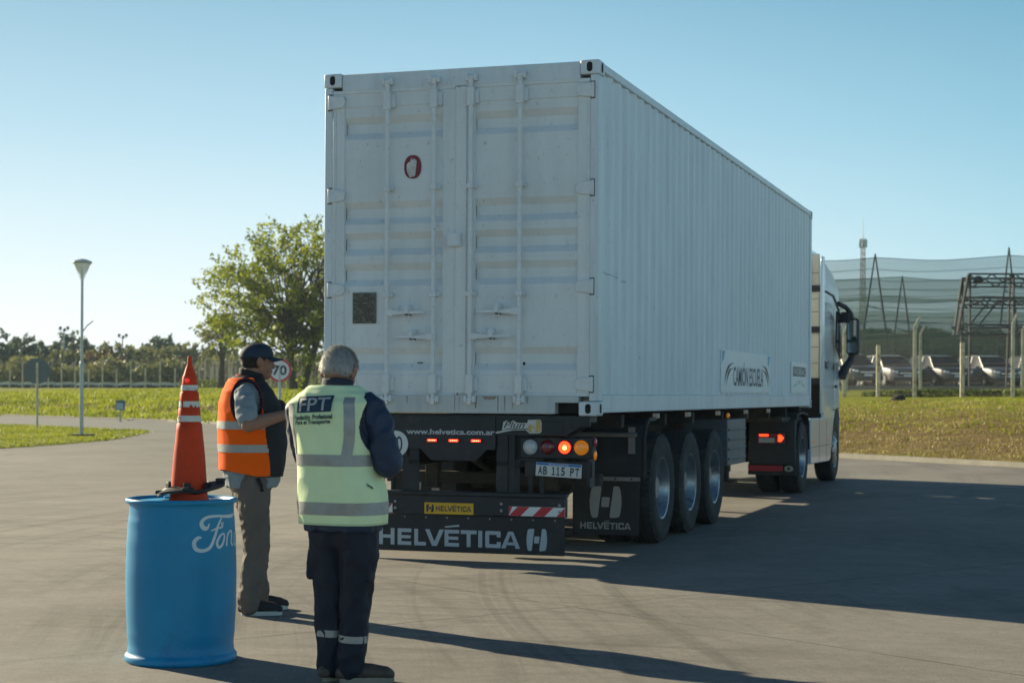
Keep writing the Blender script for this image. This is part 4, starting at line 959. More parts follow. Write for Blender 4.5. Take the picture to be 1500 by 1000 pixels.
mb.build('chassis', M['under'], tr, bevel=.004)
mb = MB(); mb.prism([(-.95, 1.053), (.95, 1.053), (1.15, 1.165), (1.15, 1.217), (-1.15, 1.217), (-1.15, 1.165)], .015, .26); mb.box(.995, 1.155, .012, .05, 1.13, 1.217)
mb.box(.555, .93, .008, .0148, 1.075, 1.165); mb.build('rear_bolster', M['chas'], tr, bevel=.008); bol = bpy.data.objects['rear_bolster']
mb = MB(); mb.prism([(-.66, 1.205), (.345, 1.205), (.345, .93), (.27, .93), (.175, .835), (-.225, .835), (-.32, .93), (-.44, .93), (-.44, .86), (-.66, .86)], .0, .0145); lpn = mb.build('light_board', M['chas'], tr, bevel=.002)
mb = text_fit('www.helvetica.com.ar', -.45, .338, 1.052, 1.098, .03)
mb.v = [Vector((p.x, -.002, p.z)) for p in mb.v]; mb.build('web_lettering', M['ltr'], lpn, recalc=False)
for x in (-.213, -.02, .178):
    mb = MB(); mb.box(x-.047, x+.047, -.014, -.0005, .988, 1.018); lp = mb.build('marker_light', M['lampreddim'], lpn, bevel=.006)
    mb = MB(); mb.box(x-.040, x+.040, -.0165, -.0145, .994, 1.012); mb.build('glow_strip', M['ledred'], lp)
    mb = MB(); [mb.box(x+q*.016-.003, x+q*.016+.003, -.0185, -.0168, 1.0, 1.006) for q in (-1.5, -.5, .5, 1.5)]; mb.build('diode', M['ledhot'], lp)
# "80" disc
mb = MB(); mb.prism(disc(.112, 36, -.545, .968), -.006, -.0005); ds_ = mb.build('speed_disc', mat('disc_white', (.66, .70, .70), .5), lpn)
mb = text_fit('80', -.610, -.482, .900, 1.034, .004); mb.v = [Vector((p.x, -.008, p.z)) for p in mb.v]; mb.build('lettering', M['navytxt'], ds_, recalc=False)
# torn sticker with script word and an emblem
mb = MB(); P = [(.345, 1.083), (.40, 1.092), (.412, 1.165), (.44, 1.178), (.475, 1.165), (.50, 1.180), (.53, 1.160), (.62, 1.158), (.628, 1.185), (.735, 1.188), (.745, 1.16), (.745, 1.09), (.73, 1.074), (.64, 1.072), (.61, 1.10), (.50, 1.098), (.42, 1.082), (.36, 1.070), (.345, 1.072)]
mb.add([(a, .0072, z-.003) for a, z in P], [tuple(range(len(P)))]); sk = mb.build('torn_sticker', mat('sticker_cream', (.55, .56, .52), .5, var=.08), bol, recalc=False)
mb = text_fit('Plun', .415, .60, 1.112, 1.168, .006, .35); mb.v = [Vector((p.x, .0052, p.z)) for p in mb.v]
mb.add([(.37, .0052, 1.083), (.45, .0052, 1.100), (.63, .0052, 1.103), (.63, .0052, 1.110), (.45, .0052, 1.107)], [(0, 1, 2, 3, 4)]); mb.build('script_lettering', M['navytxt'], sk, recalc=False)
mb = MB(); mb.add([(a, .0055, z) for a, z in [(.70, 1.180), (.738, 1.180), (.738, 1.09), (.715, 1.08), (.69, 1.08)]], [(0, 1, 2, 3, 4)]); mb.add([(a, .0055, z) for a, z in [(.632, 1.14), (.66, 1.14), (.66, 1.08), (.632, 1.08)]], [(0, 1, 2, 3)]); mb.add([(a, .0055, z) for a, z in [(.665, 1.13), (.69, 1.13), (.69, 1.115), (.665, 1.115)]], [(0, 1, 2, 3)]); mb.build('torn_emblem', mat('sticker_ochre', (.52, .38, .12), .5, var=.25, vscale=40), sk, recalc=False)
def Hlogo(cx, cz, w, h, fn, parent, m, name='emblem'):
    mb = MB(); W_ = lambda u, v: fn(cx+(u-.5)*w, cz+(v-.5)*h)
    left = [(.10, 0), (.22, 0), (.255, .03), (.375, .95), (.35, 1.0), (.17, .985), (.07, .955), (.03, .80), (.0, .55), (.01, .30), (.045, .08)]
    right = [(1-a, 1-b) for a, b in left]; sq = [(.365, .37), (.39, .345), (.60, .345), (.635, .63), (.61, .655), (.405, .655), (.385, .63)]
    for P in (left, right, sq): mb.add([W_(*p) for p in P], [tuple(range(len(P)))])
    return mb.build(name, m, parent, recalc=False)
def block(c, w, t=.22):
    """one wide block capital, height 1, width w, as flat polygons"""
    r = lambda a, b2, c_, d: [(a, c_), (b2, c_), (b2, d), (a, d)]; u = t*1.06
    if c == 'H': return [r(0, u, 0, 1), r(w-u, w, 0, 1), r(u, w-u, .5-t*.45, .5+t*.45)]
    if c == 'E': return [r(0, u, 0, 1), r(u, w, 0, t), r(u, w*.95, .5-t*.42, .5+t*.42), r(u, w, 1-t, 1)]
    if c == 'L': return [r(0, u, 0, 1), r(u, w, 0, t)]
    if c == 'T': return [r(0, w, 1-t, 1), r(w/2-u/2, w/2+u/2, 0, 1-t)]
    if c == 'I': return [r(0, w, 0, 1)]
    if c == 'V': return [[(0, 1), (u*1.15, 1), (w/2, t*1.2), (w/2, 0), (w/2-u*.62, 0)], [(w, 1), (w-u*1.15, 1), (w/2, t*1.2), (w/2, 0), (w/2+u*.62, 0)]]
    if c == 'A': return [[(0, 0), (u*1.1, 0), (w/2, 1-t*.75), (w/2, 1), (w/2-u*.62, 1)], [(w, 0), (w-u*1.1, 0), (w/2, 1-t*.75), (w/2, 1), (w/2+u*.62, 1)], [(w*.25, .19), (w*.75, .19), (w*.68, .36), (w*.32, .36)]]
    if c == 'C': return [[(.06, 0), (w-.05, 0), (w, .06), (w, t), (u, t), (0, t), (0, .06)], r(0, u, t, 1-t), [(0, 1-t), (u, 1-t), (w, 1-t), (w, .94), (w-.05, 1), (.06, 1), (0, .94)], r(w-u, w, t, .36), r(w-u, w, .64, 1-t)]
    if c == '1': return [r(w*.36, w*.36+t*.62, t*.5, 1), r(w*.0, w, 0, t*.5), [(w*.02, .68), (w*.36, .86), (w*.36, 1), (w*.02, .80)]]
def word(u0, u1, v0, v1, fn, parent, m, bold=.045, name='lettering'):
    """the maker's word in wide capitals with a slanting bar over its second E"""
    L_ = [('H', .95, .20), ('E', .84, .18), ('L', .72, -.06), ('V', 1.15, .04), ('E', .88, .10), ('T', .95, .10), ('I', .24, .18), ('C', .92, .03), ('A', 1.12, 0)]
    tot = sum(w+g for _, w, g in L_); k = (u1-u0)/tot; hh = v1-v0; x = u0; mb = MB()
    for i, (c, w, g) in enumerate(L_):
        for P in block(c, w): mb.add([fn(x+a*k, v0+b2*hh) for a, b2 in P], [tuple(range(len(P)))])
        if i == 4: mb.add([fn(x+.02*k, v1+hh*.12), fn(x+w*k, v1+hh*.20), fn(x+w*k, v1+hh*.32), fn(x+.02*k, v1+hh*.20)], [(0, 1, 2, 3)])
        x += (w+g)*k
    return mb.build(name, m, parent, recalc=False)
# lamp clusters on both sides
def lampbox(sx):
    mb = MB(); x0, x1 = sorted((sx*.545, sx*1.165)); mb.box(x0, x1, .06, .20, .862, 1.042); lb = mb.build('lamp_box', M['chas'], tr, bevel=.014)
    for x, m in zip((.634, .783, .932, 1.074), ('lampclear', 'lampreddim', 'lampred', 'lampamber')):
        c = (sx*x, 0, .957); mb = MB(); mb.lathe([(.062, .0595), (.062, .046), (.056, .040), (.051, .044), (.051, .058)], c, 'y', 28); lc = mb.build('lamp_ring', M['ltr'] if m == 'lampclear' else (M['lampamber'] if m == 'lampamber' else M['lampreddim']), lb, smooth=40)
        mb = MB(); mb.lathe([(.052, .050), (.045, .040), (.028, .033), (.012, .030), (.0, .030)], c, 'y', 28); mb.build('lens', M[m], lc, smooth=180)
        if m == 'lampred': mb = MB(); mb.lathe([(.018, .0305), (.01, .0275), (0, .0265)], (sx*x+.004, 0, .955), 'y', 16); mb.build('bulb_glow', mat('hot_bulb'+str(sx), (1, .3, .05), .3, emit=(1, .28, .05), estr=6.), lc, smooth=180)
    for z, m in ((1.000, 'lampreddim'), (.893, 'lampamber')):
        mb = MB(); mb.ellip((sx*1.180, .10, z), (.014, .03, .040), 12, 8); mb.build('side_lamp', M['lampredside'] if m == 'lampreddim' else M[m], lb, smooth=180)
    return lb
M['lampredside'] = mat('red_side_lamp', (.42, .015, .04), .2, coat=.8)
lampbox(1); lampbox(-1)
# number plate
Mt = Matrix.Translation((.883, .045, .770))@Matrix.Rotation(R(2.6), 4, 'Y')
mb = MB(); mb.box(-.30, .28, .02, .04, -.06, .07, Matrix.Translation((.883, .05, .77))); mb.box(.24, .265, .0, .16, -.14, .1, Matrix.Translation((.883, .05, .77))); mb.build('plate_holder', M['chas'], tr, bevel=.003)
mb = MB(); mb.box(-.197, .197, -.003, .003, -.058, .055, Mt); npl = mb.build('number_plate', mat('plate_white', (.62, .64, .62), .4), tr, bevel=.002)
mb = MB(); mb.add([Mt@Vector(p) for p in [(-.193, -.0055, .033), (.193, -.0055, .033), (.193, -.0055, .052), (-.193, -.0055, .052)]], [(0, 1, 2, 3)]); bs = mb.build('blue_band', mat('plate_blue', (.01, .16, .45), .4), npl, recalc=False)
mb = text_fit('REPUBLICA ARGENTINA', -.085, .085, .037, .047, .02); mb.v = [Mt@Vector((p.x, -.0075, p.z)) for p in mb.v]; mb.build('country_lettering', M['white'], npl, recalc=False)
mb = MB()
for s_, a_, b_ in (('A', -.176, -.140), ('B', -.132, -.098), ('1', -.058, -.030), ('1', -.018, .010), ('5', .022, .056), ('P', .100, .134), ('T', .142, .178)):
    if s_ == '1':
        for P in block('1', .6, .30): mb.add([(a_+p[0]/.6*(b_-a_), 0, -.045+p[1]*.069) for p in P], [tuple(range(len(P)))])
    else: mb.merge(text_fit(s_, a_, b_, -.045, .024, .022))
mb.v = [Mt@Vector((p.x, -.0065, p.z)) for p in mb.v]; mb.build('plate_lettering', M['navytxt'], npl, recalc=False)
# posts, bumper, flaps
for sx in (-1, 1):
    mb = MB(); x0, x1 = sorted((sx*.345, sx*.445)); mb.box(x0, x1, .03, .045, .56, 1.053); mb.box(*sorted((sx*.445, sx*.50)), .045, .20, .56, 1.053)
    mb.box(*sorted((sx*.60, sx*.63)), .10, .14, .56, .86); mb.box(*sorted((sx*.70, sx*.725)), .10, .14, .56, .86)
    mb.box(*sorted((sx*.44, sx*.73)), .08, .13, .84, .862); bkt = mb.build('bumper_bracket', M['chas'], tr, bevel=.005)
    mb = MB(); mb.box(*sorted((sx*.35, sx*.44)), .0275, .0295, .80, .835); mb.build('slot', M['hole'], bkt)
mb = MB(); mb.box(-.955, .955, .0, .10, .540, .575); mb.box(-.95, .95, .018, .09, .376, .540); bmp = mb.build('rear_bumper', M['chas'], tr, bevel=.008)
mb = MB(); mb.box(-.955, .940, .030, .040, .062, .374); fl = mb.build('spray_flap', M['flap'], tr, bevel=.003)
mb = MB(); [mb.lathe([(.009, 0), (.007, -.006), (0, -.008)], (x, .030, .352), 'y', 8) for x in [-.85+.19*i for i in range(10)]]; mb.build('rivet', M['alu'], fl)
mb = MB(); [mb.lathe([(.014, 0), (.011, -.008), (0, -.011)], (x, .018, z), 'y', 10) for x in (-.555, .395, -.9, .9) for z in (.48, .425)]; mb.build('bolt', M['alu'], bmp)
fz = lambda y: (lambda u, v: Vector((u, y, v)))
word(-.705, .557, .112, .252, fz(.028), fl, M['ltr'], .05); Hlogo(.702, .190, .178, .185, fz(.028), fl, M['ltr'])
mb = MB(); mb.box(-.288, .150, .013, .0175, .383, .478); yp = mb.build('yellow_plate', M['yellow'], bmp)
word(-.185, .132, .407, .452, fz(.0115), yp, M['navytxt'], .03); Hlogo(-.237, .430, .070, .068, fz(.0115), yp, M['navytxt'])
for x0, x1 in ((.462, .948), (-.948, -.580)):
    mb = MB(); mb.box(x0, x1, .013, .0175, .385, .462); rf = mb.build('striped_reflector', M['white'], bmp)
    mb = MB(); w = .103; x = x0-.05+.05
    k0 = 0
    while x < x1:
        P = [(x-.0, .386), (x+w, .386), (x+w+.078, .461), (x+.078, .461)]
        P = [(min(max(a, x0+.001), x1-.001), b) for a, b in P]; mb.add([(a, .0112, b) for a, b in P], [(0, 1, 2, 3)]); x += .206
    mb.add([(x0+.001, .0112, .386), (x0+.03, .0112, .461), (x0+.001, .0112, .461)], [(0, 1, 2)]) if x0 > 0 else None
    mb.build('red_stripes', mat('reflector_red', (.50, .015, .03), .35, var=.05), rf, recalc=False)
# under-structure seen through the rear
mb = MB(); mb.box(-1.0, 1.0, .92, 1.04, .60, .70); mb.tube([(-.32, .9, .92), (.05, 1.1, .62)], .035, 6); mb.tube([(.34, .9, .95), (.02, 1.1, .60)], .035, 6); mb.box(-.62, -.50, .9, 1.0, .55, 1.1); mb.box(.50, .62, .9, 1.0, .55, 1.1)
mb.tube([(.80, .25, .88), (.93, .25, .84), (.97, .25, .74), (.96, .25, .62), (.90, .25, .56), (.70, .25, .55)], .018, 8); mb.build('rear_crossbar', M['under'], tr, bevel=.006)
# fenders and mud flaps
for sx in (-1, 1):
    mb = MB(); vs = []; X0, X1 = sx*.60, sx*1.235
    P = [(1.60, .62), (1.60, 1.0), (1.66, 1.12), (1.78, 1.165), (5.35, 1.165), (5.48, 1.12), (5.52, .95)]
    for y, z in P: vs += [(X0, y, z), (X1, y, z)]
    for y, z in P: vs += [(X0, y+.0, z-.012), (X1, y+.0, z-.012)]
    mb.prism([(1.60, .62), (1.60, 1.03), (1.64, 1.12), (1.74, 1.17), (2.0, 1.17), (2.0, 1.155), (1.75, 1.155), (1.665, 1.11), (1.62, 1.02), (1.62, .62)], *sorted((X0, X1)), 'x')
    mb.build('wheel_cover', M['chas'], tr, bevel=.004)
    mb = MB(); mb.tube([(sx*1.235, 1.6, .64), (sx*1.235, 1.6, 1.03), (sx*1.235, 1.64, 1.12), (sx*1.235, 1.75, 1.17), (sx*1.235, 2.0, 1.17)], .02, 6); mb.build('cover_lip', M['chas'], tr, smooth=60)
    mb = MB(); mb.tube([(sx*.5, 1.56, 1.03), (sx*1.17, 1.56, 1.03)], .022, 8); mb.box(*sorted((sx*1.09, sx*1.15)), 1.565, 1.595, .86, 1.10); mb.build('cover_stay', M['alu'], tr, smooth=50)
    mb = MB(); mb.box(*sorted((sx*.565, sx*1.19)), 1.575, 1.587, .118, .632); mf = mb.build('mud_flap', M['flap'], tr, bevel=.004)
    mb = MB(); mb.box(*sorted((sx*.555, sx*1.20)), 1.568, 1.5745, .612, .648); mb.build('clamp_strip', M['alu'], mf); mb = MB(); [mb.lathe([(.009, 0), (0, -.007)], (sx*x, 1.568, .63), 'y', 8) for x in (.62, .80, .97, 1.12)]; mb.build('bolt', M['hole'], mf)
    c = sx*.878; Hlogo(c, .418, .300, .290, fz(1.5725), mf, M['ltr2']); word(c-.238, c+.238, .172, .232, fz(1.5725), mf, M['ltr2'], .05)
# wheels
def wheel(parent, x_out, y, sx, dual=True, dish=.17, rad=.515, front=False):
    hb = MB(); hb.lathe([(0, 0), (.10, .0), (.115, -.02), (.12, -.10), (.16, -.11), (.16, -.16)], (0, 0, 0), 'x', 20)
    for k_ in range(10):
        a = 2*PI*k_/10; hb.lathe([(.014, -.115), (.014, -.085), (0, -.082)], (0, .14*math.cos(a), .14*math.sin(a)), 'x', 6)
    T_ = Matrix.Translation((x_out-sx*(.06 if not front else -.02), y, rad))@Matrix.Scale(sx, 4, (1, 0, 0)); hb.xf(T_); w = hb.build('wheel', M['rim'], parent, smooth=40)
    offs = (0, -.33) if dual else (0,)
    for o_ in offs:
        tb = MB(); q = []
        pr = [(.285, -.035), (.292, -.005), (.33, .0), (.40, .010), (.45, .008), (.475, -.002), (.495, -.018), (.508, -.034), (.512, -.05)]
        for i in range(4):
            a0 = -.05-i*.046; pr += [(.514, a0-.001), (.515, a0-.036), (.503, a0-.038), (.503, a0-.045)]
        pr += [(.514, -.235), (.495, -.262), (.475, -.278), (.45, -.288), (.40, -.29), (.33, -.28), (.285, -.245)]
        s_ = rad/.515
        tb.lathe([(a*s_, b+o_) for a, b in pr], (0, 0, 0), 'x', 56)
        # shoulder blocks
        for k_ in range(60):
            a = 2*PI*k_/60; Mx = Matrix.Rotation(a, 4, 'X'); tb.box(o_-.047, o_-.012, -.016*s_, .016*s_, .485*s_, .514*s_, Mx)
        tb.xf(Matrix.Translation((x_out, y, rad))@Matrix.Scale(sx, 4, (1, 0, 0))); tb.build('tyre', M['tyre'], w, smooth=35)
    rb = MB()
    if not front: pr = [(.288, -.04), (.298, -.012), (.290, -.004), (.278, -.010), (.270, -.035), (.258, -.05), (.245, -.10), (.232, -dish+.02), (.215, -dish), (.175, -dish-.008), (.15, -dish+.005), (.12, -dish+.012)]
    else: pr = [(.288, -.04), (.298, -.012), (.290, -.004), (.278, -.010), (.265, -.04), (.25, -.03), (.20, .0), (.16, .02), (.12, .03)]
    rb.lathe(pr, (0, 0, 0), 'x', 48); rb.xf(Matrix.Translation((x_out, y, rad))@Matrix.Scale(sx, 4, (1, 0, 0))); ro = rb.build('rim', M['rim'], w, smooth=40)
    hh = MB()
    for k_ in range(10):
        a = 2*PI*(k_+.5)/10; n = 12; rr, r0 = .205, .019; zz = -dish-.0015 if not front else .002
        vs = [(zz+.0035, rr*math.cos(a)+r0*math.cos(2*PI*j/n), rr*math.sin(a)+r0*math.sin(2*PI*j/n)) for j in range(n)]
        hh.add(vs, [tuple(range(n))])
    hh.xf(Matrix.Translation((x_out, y, rad))@Matrix.Scale(sx, 4, (1, 0, 0))); hh.build('hand_hole', M['hole'], ro, recalc=False)
    return w
for y in (2.35, 3.60, 4.85):
    for sx in (-1, 1): wheel(tr, sx*1.235, y, sx)
    mb = MB(); mb.tube([(-.95, y, .515), (.95, y, .515)], .065, 10); mb.build('axle', M['under'], tr, smooth=60)
    for sx in (-1, 1):
        mb = MB(); mb.lathe([(.10, .58), (.14, .62), (.12, .68), (.15, .74), (.10, .79)], (sx*.48, y+.28, 0), 'z', 14); mb.box(sx*.48-.05, sx*.48+.05, y-.45, y+.35, .50, .58)
        mb.build('air_spring', M['tyre'], tr, smooth=50)
mb = MB(); mb.lathe([(0, 2.6), (.16, 2.62), (.18, 2.7), (.18, 3.3), (.16, 3.38), (0, 3.4)], (0.0, 0, .80), 'y', 16); mb.build('air_tank', M['under'], tr, smooth=40)
# side marks under the container
for y in (1.95, 3.35, 4.9, 6.6, 8.2):
    mb = MB(); mb.box(1.221, 1.225, y, y+.28, 1.175, 1.222); rf = mb.build('side_reflector', mat('reflector_dull', (.26, .10, .07), .4) if y == 1.95 else bpy.data.materials['reflector_dull'], tr)
    mb = MB(); mb.box(1.2255, 1.2265, y+.15, y+.275, 1.18, 1.217); mb.build('white_square', M['ltr2'], rf)
mb = MB(); mb.ellip((1.226, 5.62, 1.165), (.02, .04, .03)); mb.build('side_lamp', M['lampamber'], tr, smooth=180)
# tool box and landing leg
for sx in (-1, 1):
    mb = MB(); mb.box(*sorted((sx*.72, sx*1.22)), 5.62, 6.75, .60, 1.12)
    for i in range(4): mb.box(*sorted((sx*1.2205, sx*1.235)), 5.66, 6.71, .66+i*.11, .69+i*.11)
    for i in range(4): mb.box(*sorted((sx*.76, sx*1.20)), 5.606, 5.6195, .66+i*.11, .69+i*.11)
    tbx = mb.build('tool_box', mat('tool_box_grey', (.10, .12, .14), .5, .1, var=.2, vscale=5) if sx < 0 else bpy.data.materials['tool_box_grey'], tr, bevel=.012)
    mb = MB(); mb.box(*sorted((sx*.95, sx*1.17)), 5.585, 5.600, .64, .76); mb.build('hatch', M['chas'], tbx, bevel=.01)
    mb = MB(); mb.box(sx*.82-.06, sx*.82+.06, 7.5, 7.62, .45, 1.12); mb.box(sx*.82-.045, sx*.82+.045, 7.515, 7.605, .34, .45); mb.box(sx*.82-.13, sx*.82+.13, 7.43, 7.69, .31, .34); mb.build('landing_leg', M['under'], tr, bevel=.008)
mb = MB(); mb.box(-1.15, 1.15, 9.9, 12.05, 1.03, 1.10); mb.build('coupler_plate', M['under'], tr, bevel=.01)
# ================================================================ TRACTOR UNIT
tk = thing('truck_tractor', 'white high roof truck tractor coupled to the front of the trailer', 'truck', (0, 13.0, 0))
M['cab'] = mat('white_cab_paint', (.50, .61, .70), .28, var=.04, coat=.5)
M['cabback'] = mat('cream_cab_back', (.62, .60, .53), .55, var=.06, vscale=3)
CY0 = 13.38
prof = [(CY0, 1.02), (CY0, 3.52), (CY0+.06, 3.68), (CY0+.2, 3.74), (14.2, 3.73), (14.7, 3.64), (15.15, 3.42), (15.5, 3.17), (15.68, 2.92), (15.78, 2.6), (16.02, 1.75), (16.10, 1.15), (16.08, .42), (16.0, .34), (15.62, .34)]
for k_ in range(9):
    a = PI*(k_)/8; prof.append((14.97+.62*math.cos(a)*1.0, .55+.64*math.sin(a)))
prof += [(14.35, .60), (14.30, 1.02)]
mb = MB(); Wd = 1.245
# stations across the width so that the sides curve in towards roof and windscreen
def cabx(y, z, s):   # inward tuck of the side at this point
    tk_ = .0
    if z > 2.9: tk_ += .26*((z-2.9)/.84)**2
    if y > 15.2: tk_ += .22*((y-15.2)/.9)**2
    return s*(Wd-tk_)
n = len(prof)
inner = 6
vs = []
sts = [-1, -.93, -.6, -.2, .2, .6, .93, 1]
for s in sts:
    for y, z in prof:
        f = abs(s); cy, cz = 14.7, 2.0
        e = .0
        if f == 1: e = .045
        yy = y+(cy-y)*e*.6; zz = z+(cz-z)*e*.5 if z > 1.1 else z
        bul = (1-f*f)*.05 if z > 3. else 0
        vs.append((cabx(y, z, 1)*s, yy + ((1-f*f)*.10 if y > 15.5 else 0), zz+bul))
fs = [(i*n+k_, i*n+(k_+1) % n, (i+1)*n+(k_+1) % n, (i+1)*n+k_) for i in range(len(sts)-1) for k_ in range(n)] + [tuple(range(n)), tuple(range(len(sts)*n-1, (len(sts)-1)*n-1, -1))]
mb.add(vs, fs); cabo = mb.build('cab', M['cab'], tk, smooth=38, bevel=.02)
mb = MB(); mb.box(-1.17, 1.17, CY0-.022, CY0+.02, 1.62, 3.60); bk = mb.build('cab_back', M['cabback'], tk, bevel=.01)
mb = MB()
for z in (1.62, 2.42, 3.06): mb.box(-1.15, 1.20, CY0-.05, CY0-.0225, z-.05, z+.05)
mb.tube([(1.02, CY0-.06, 3.10), (1.0, CY0-.06, 3.5)], .022, 6); mb.build('back_rail', M['chas'], bk)
mb = MB(); [mb.box(-1.16, 1.16, CY0-.027, CY0-.0225, z-.004, z+.004) for z in (1.9, 2.15, 2.7, 2.9, 3.3)]; mb.build('panel_seam', M['rubber'], bk)
mb = MB(); mb.box(-1.2, 1.2, CY0-.018, CY0+.02, 1.03, 1.615); mb.build('engine_bay', M['hole'], tk)
# side deflectors (thin panels running back from the cab sides)
for sx in (-1, 1):
    mb = MB(); mb.prism([(CY0-.25, 1.12), (CY0-.25, 3.46), (CY0-.20, 3.55), (CY0+.05, 3.56), (CY0+.05, 1.12)], *sorted((sx*1.215, sx*1.245)), 'x'); mb.build('side_deflector', M['cab'], tk, bevel=.01)
    # window and windscreen corner
    gl = MB(); P = [(14.85, 2.20), (15.40, 2.0), (15.60, 2.12), (15.50, 2.68), (15.25, 2.78), (14.90, 2.78)]
    gl.prism(P, *sorted((sx*1.225, sx*1.252)), 'x'); gl.build('side_window', M['carglass'], tk, bevel=.004)
    dh = MB(); dh.box(*sorted((sx*1.245, sx*1.275)), 14.62, 14.84, 1.52, 1.57); dh.build('door_handle', M['chas'], tk, bevel=.008)
    ds2 = MB(); ds2.prism([(14.5, 1.16), (14.505, 2.86), (14.495, 2.86), (14.49, 1.16)], *sorted((sx*1.244, sx*1.2475)), 'x'); ds2.prism([(14.5, 1.155), (15.6, 1.2), (15.6, 1.21), (14.5, 1.167)], *sorted((sx*1.244, sx*1.2475)), 'x')
    ds2.tube([(sx*1.25, 13.5, 3.02), (sx*1.25, 14.4, 3.0), (sx*1.22, 15.35, 2.80)], .02, 5); ds2.build('door_seam', M['rubber'], tk)
    st_ = MB(); st_.box(*sorted((sx*1.2465, sx*1.249)), 13.85, 14.35, 1.83, 1.95); st_.box(*sorted((sx*1.2465, sx*1.249)), 14.62, 15.1, 1.83, 1.94); st_.build('name_sticker', mat('cab_sticker', (.10, .14, .18), .5), tk)
    # mirrors
    ms_ = MB(); ms_.tube([(sx*1.20, 15.42, 2.93), (sx*1.30, 15.58, 2.88), (sx*1.38, 15.62, 2.78), (sx*1.42, 15.62, 2.66)], [(.035, .05), (.04, .055), (.04, .055), (.03, .05)], 8); ms_.build('mirror_arm', M['darkplastic'], tk, smooth=60); ms_ = MB()
    ms_.tube([(sx*1.42, 15.66, 2.10), (sx*1.37, 15.64, 1.98), (sx*1.30, 15.58, 1.86), (sx*1.24, 15.5, 1.70)], [(.04, .05), (.06, .06), (.08, .07), (.08, .09)], 8)
    mm = ms_.build('mirror_arm', M['darkplastic'], tk, smooth=60)
    hs = MB(); hs.prism(rrect(sx*1.415-.105, sx*1.415+.105, 2.08, 2.70, .06), 15.60, 15.80); hs.box(sx*1.30-.08, sx*1.30+.08, 15.55, 15.68, 2.62, 2.80); mh = hs.build('mirror_housing', M['darkplastic'], tk, bevel=.03)
    gl = MB(); gl.prism(rrect(sx*1.415-.085, sx*1.415+.08, 2.33, 2.66, .03), 15.592, 15.598); gl.prism(rrect(sx*1.415-.085, sx*1.415+.08, 2.12, 2.29, .03), 15.592, 15.598); gl.build('mirror_glass', mat('mirror_glass', (.13, .16, .19), .05, 1.) if sx < 0 else bpy.data.materials['mirror_glass'], mh)
    # skirts
    sk_ = MB(); sk_.prism([(12.02, .38), (11.98, 1.02), (12.05, 1.06), (14.28, 1.04), (14.30, .62), (14.2, .40), (14.05, .36)], *sorted((sx*1.16, sx*1.245)), 'x'); sko = sk_.build('side_skirt', M['cab'], tk, bevel=.012)
    sm = MB()
    for y in (12.9, 13.7): sm.prism([(y, .38), (y+.01, .38), (y+.01, 1.04), (y, 1.04)], *sorted((sx*1.2455, sx*1.247)), 'x')
    sm.prism([(12.05, .62), (14.2, .62), (14.2, .628), (12.05, .628)], *sorted((sx*1.2455, sx*1.247)), 'x'); sm.build('skirt_seam', M['rubber'], sko)
    sr = MB()
    for y in (12.3, 13.9): sr.ellip((sx*1.248, y, .70), (.01, .035, .022), 10, 6)
    sr.build('side_reflector', M['lampamber'], sko, smooth=180)
    # wheels of the tractor
    wheel(tk, sx*1.235, 11.26, sx); wheel(tk, sx*1.215, 14.97, sx, dual=False, front=True)
    # rear mudguard
    mg = MB(); P = []
    for k_ in range(13): a = PI*k_/12; P.append((11.26-.66*math.cos(a), .56+.60*math.sin(a)))
    P = [(10.56, .40)]+[(10.56, .80), (10.60, 1.02), (10.72, 1.13), (11.2, 1.16), (11.7, 1.13), (11.88, .98), (11.92, .6)]
    Q = [(a+(.02 if i < 3 else 0)-(.02 if i > 5 else 0), b-(.02 if 1 < i < 6 else 0)) for i, (a, b) in enumerate(P)]
    mg.prism(P+Q[::-1], *sorted((sx*.60, sx*1.24)), 'x'); mg.build('mudguard', M['darkplastic'], tk, bevel=.004)
    mg = MB(); mg.box(*sorted((sx*.585, sx*1.245)), 10.50, 10.555, .40, 1.06); pnl = mg.build('mudguard_panel', M['darkplastic'], tk, bevel=.02)
    mg = MB(); mg.box(*sorted((sx*.72, sx*1.10)), 10.455, 10.499, .72, .865); tl = mg.build('tail_lamp', mat('tail_lamp_body', (.22, .05, .05), .3, coat=.6) if sx < 0 else bpy.data.materials['tail_lamp_body'], tk, bevel=.01)
    mg = MB(); mg.box(*sorted((sx*.74, sx*.96)), 10.450, 10.4545, .735, .80); mg.build('clear_section', M['lampclear'], tl)
    mg = MB(); mg.box(*sorted((sx*.745, sx*.87)), 10.449, 10.4540, .822, .85); mg.prism([(sx*1.01, .75), (sx*1.01, .845), (sx*1.05, .845), (sx*1.09, .80), (sx*1.05, .75)], 10.449, 10.4540); mg.build('lit_section', M['lampred'], tl)
    mg = MB(); mg.box(*sorted((sx*.59, sx*1.07)), 10.448, 10.499, .335, .415); mg.build('reflector_strip', mat('strip_red', (.36, .02, .03), .4) if sx < 0 else bpy.data.materials['strip_red'], tk, bevel=.004)
    mg = MB(); mg.prism([(sx*.58, .28), (sx*1.245, .28), (sx*1.245, .43), (sx*.58, .43)], 10.50, 10.53); mg.build('rear_apron', M['flap'], tk)
    mg = MB(); mg.prism(ell(sx*1.155, .372, .062, .042, 20), 10.485, 10.4995); bdg = mg.build('round_badge', M['ltr2'], tk); mg = MB(); mg.prism(ell(sx*1.155, .372, .018, .022, 12), 10.481, 10.4845); mg.build('badge_centre', M['hole'], bdg)
mb = MB(); mb.tube([(-.9, 11.26, .515), (.9, 11.26, .515)], .09, 10); mb.ellip((0, 11.26, .52), (.2, .2, .22)); mb.tube([(-.9, 14.97, .45), (.9, 14.97, .45)], .06, 8); mb.build('axle', M['under'], tk, smooth=60)
mb = MB()
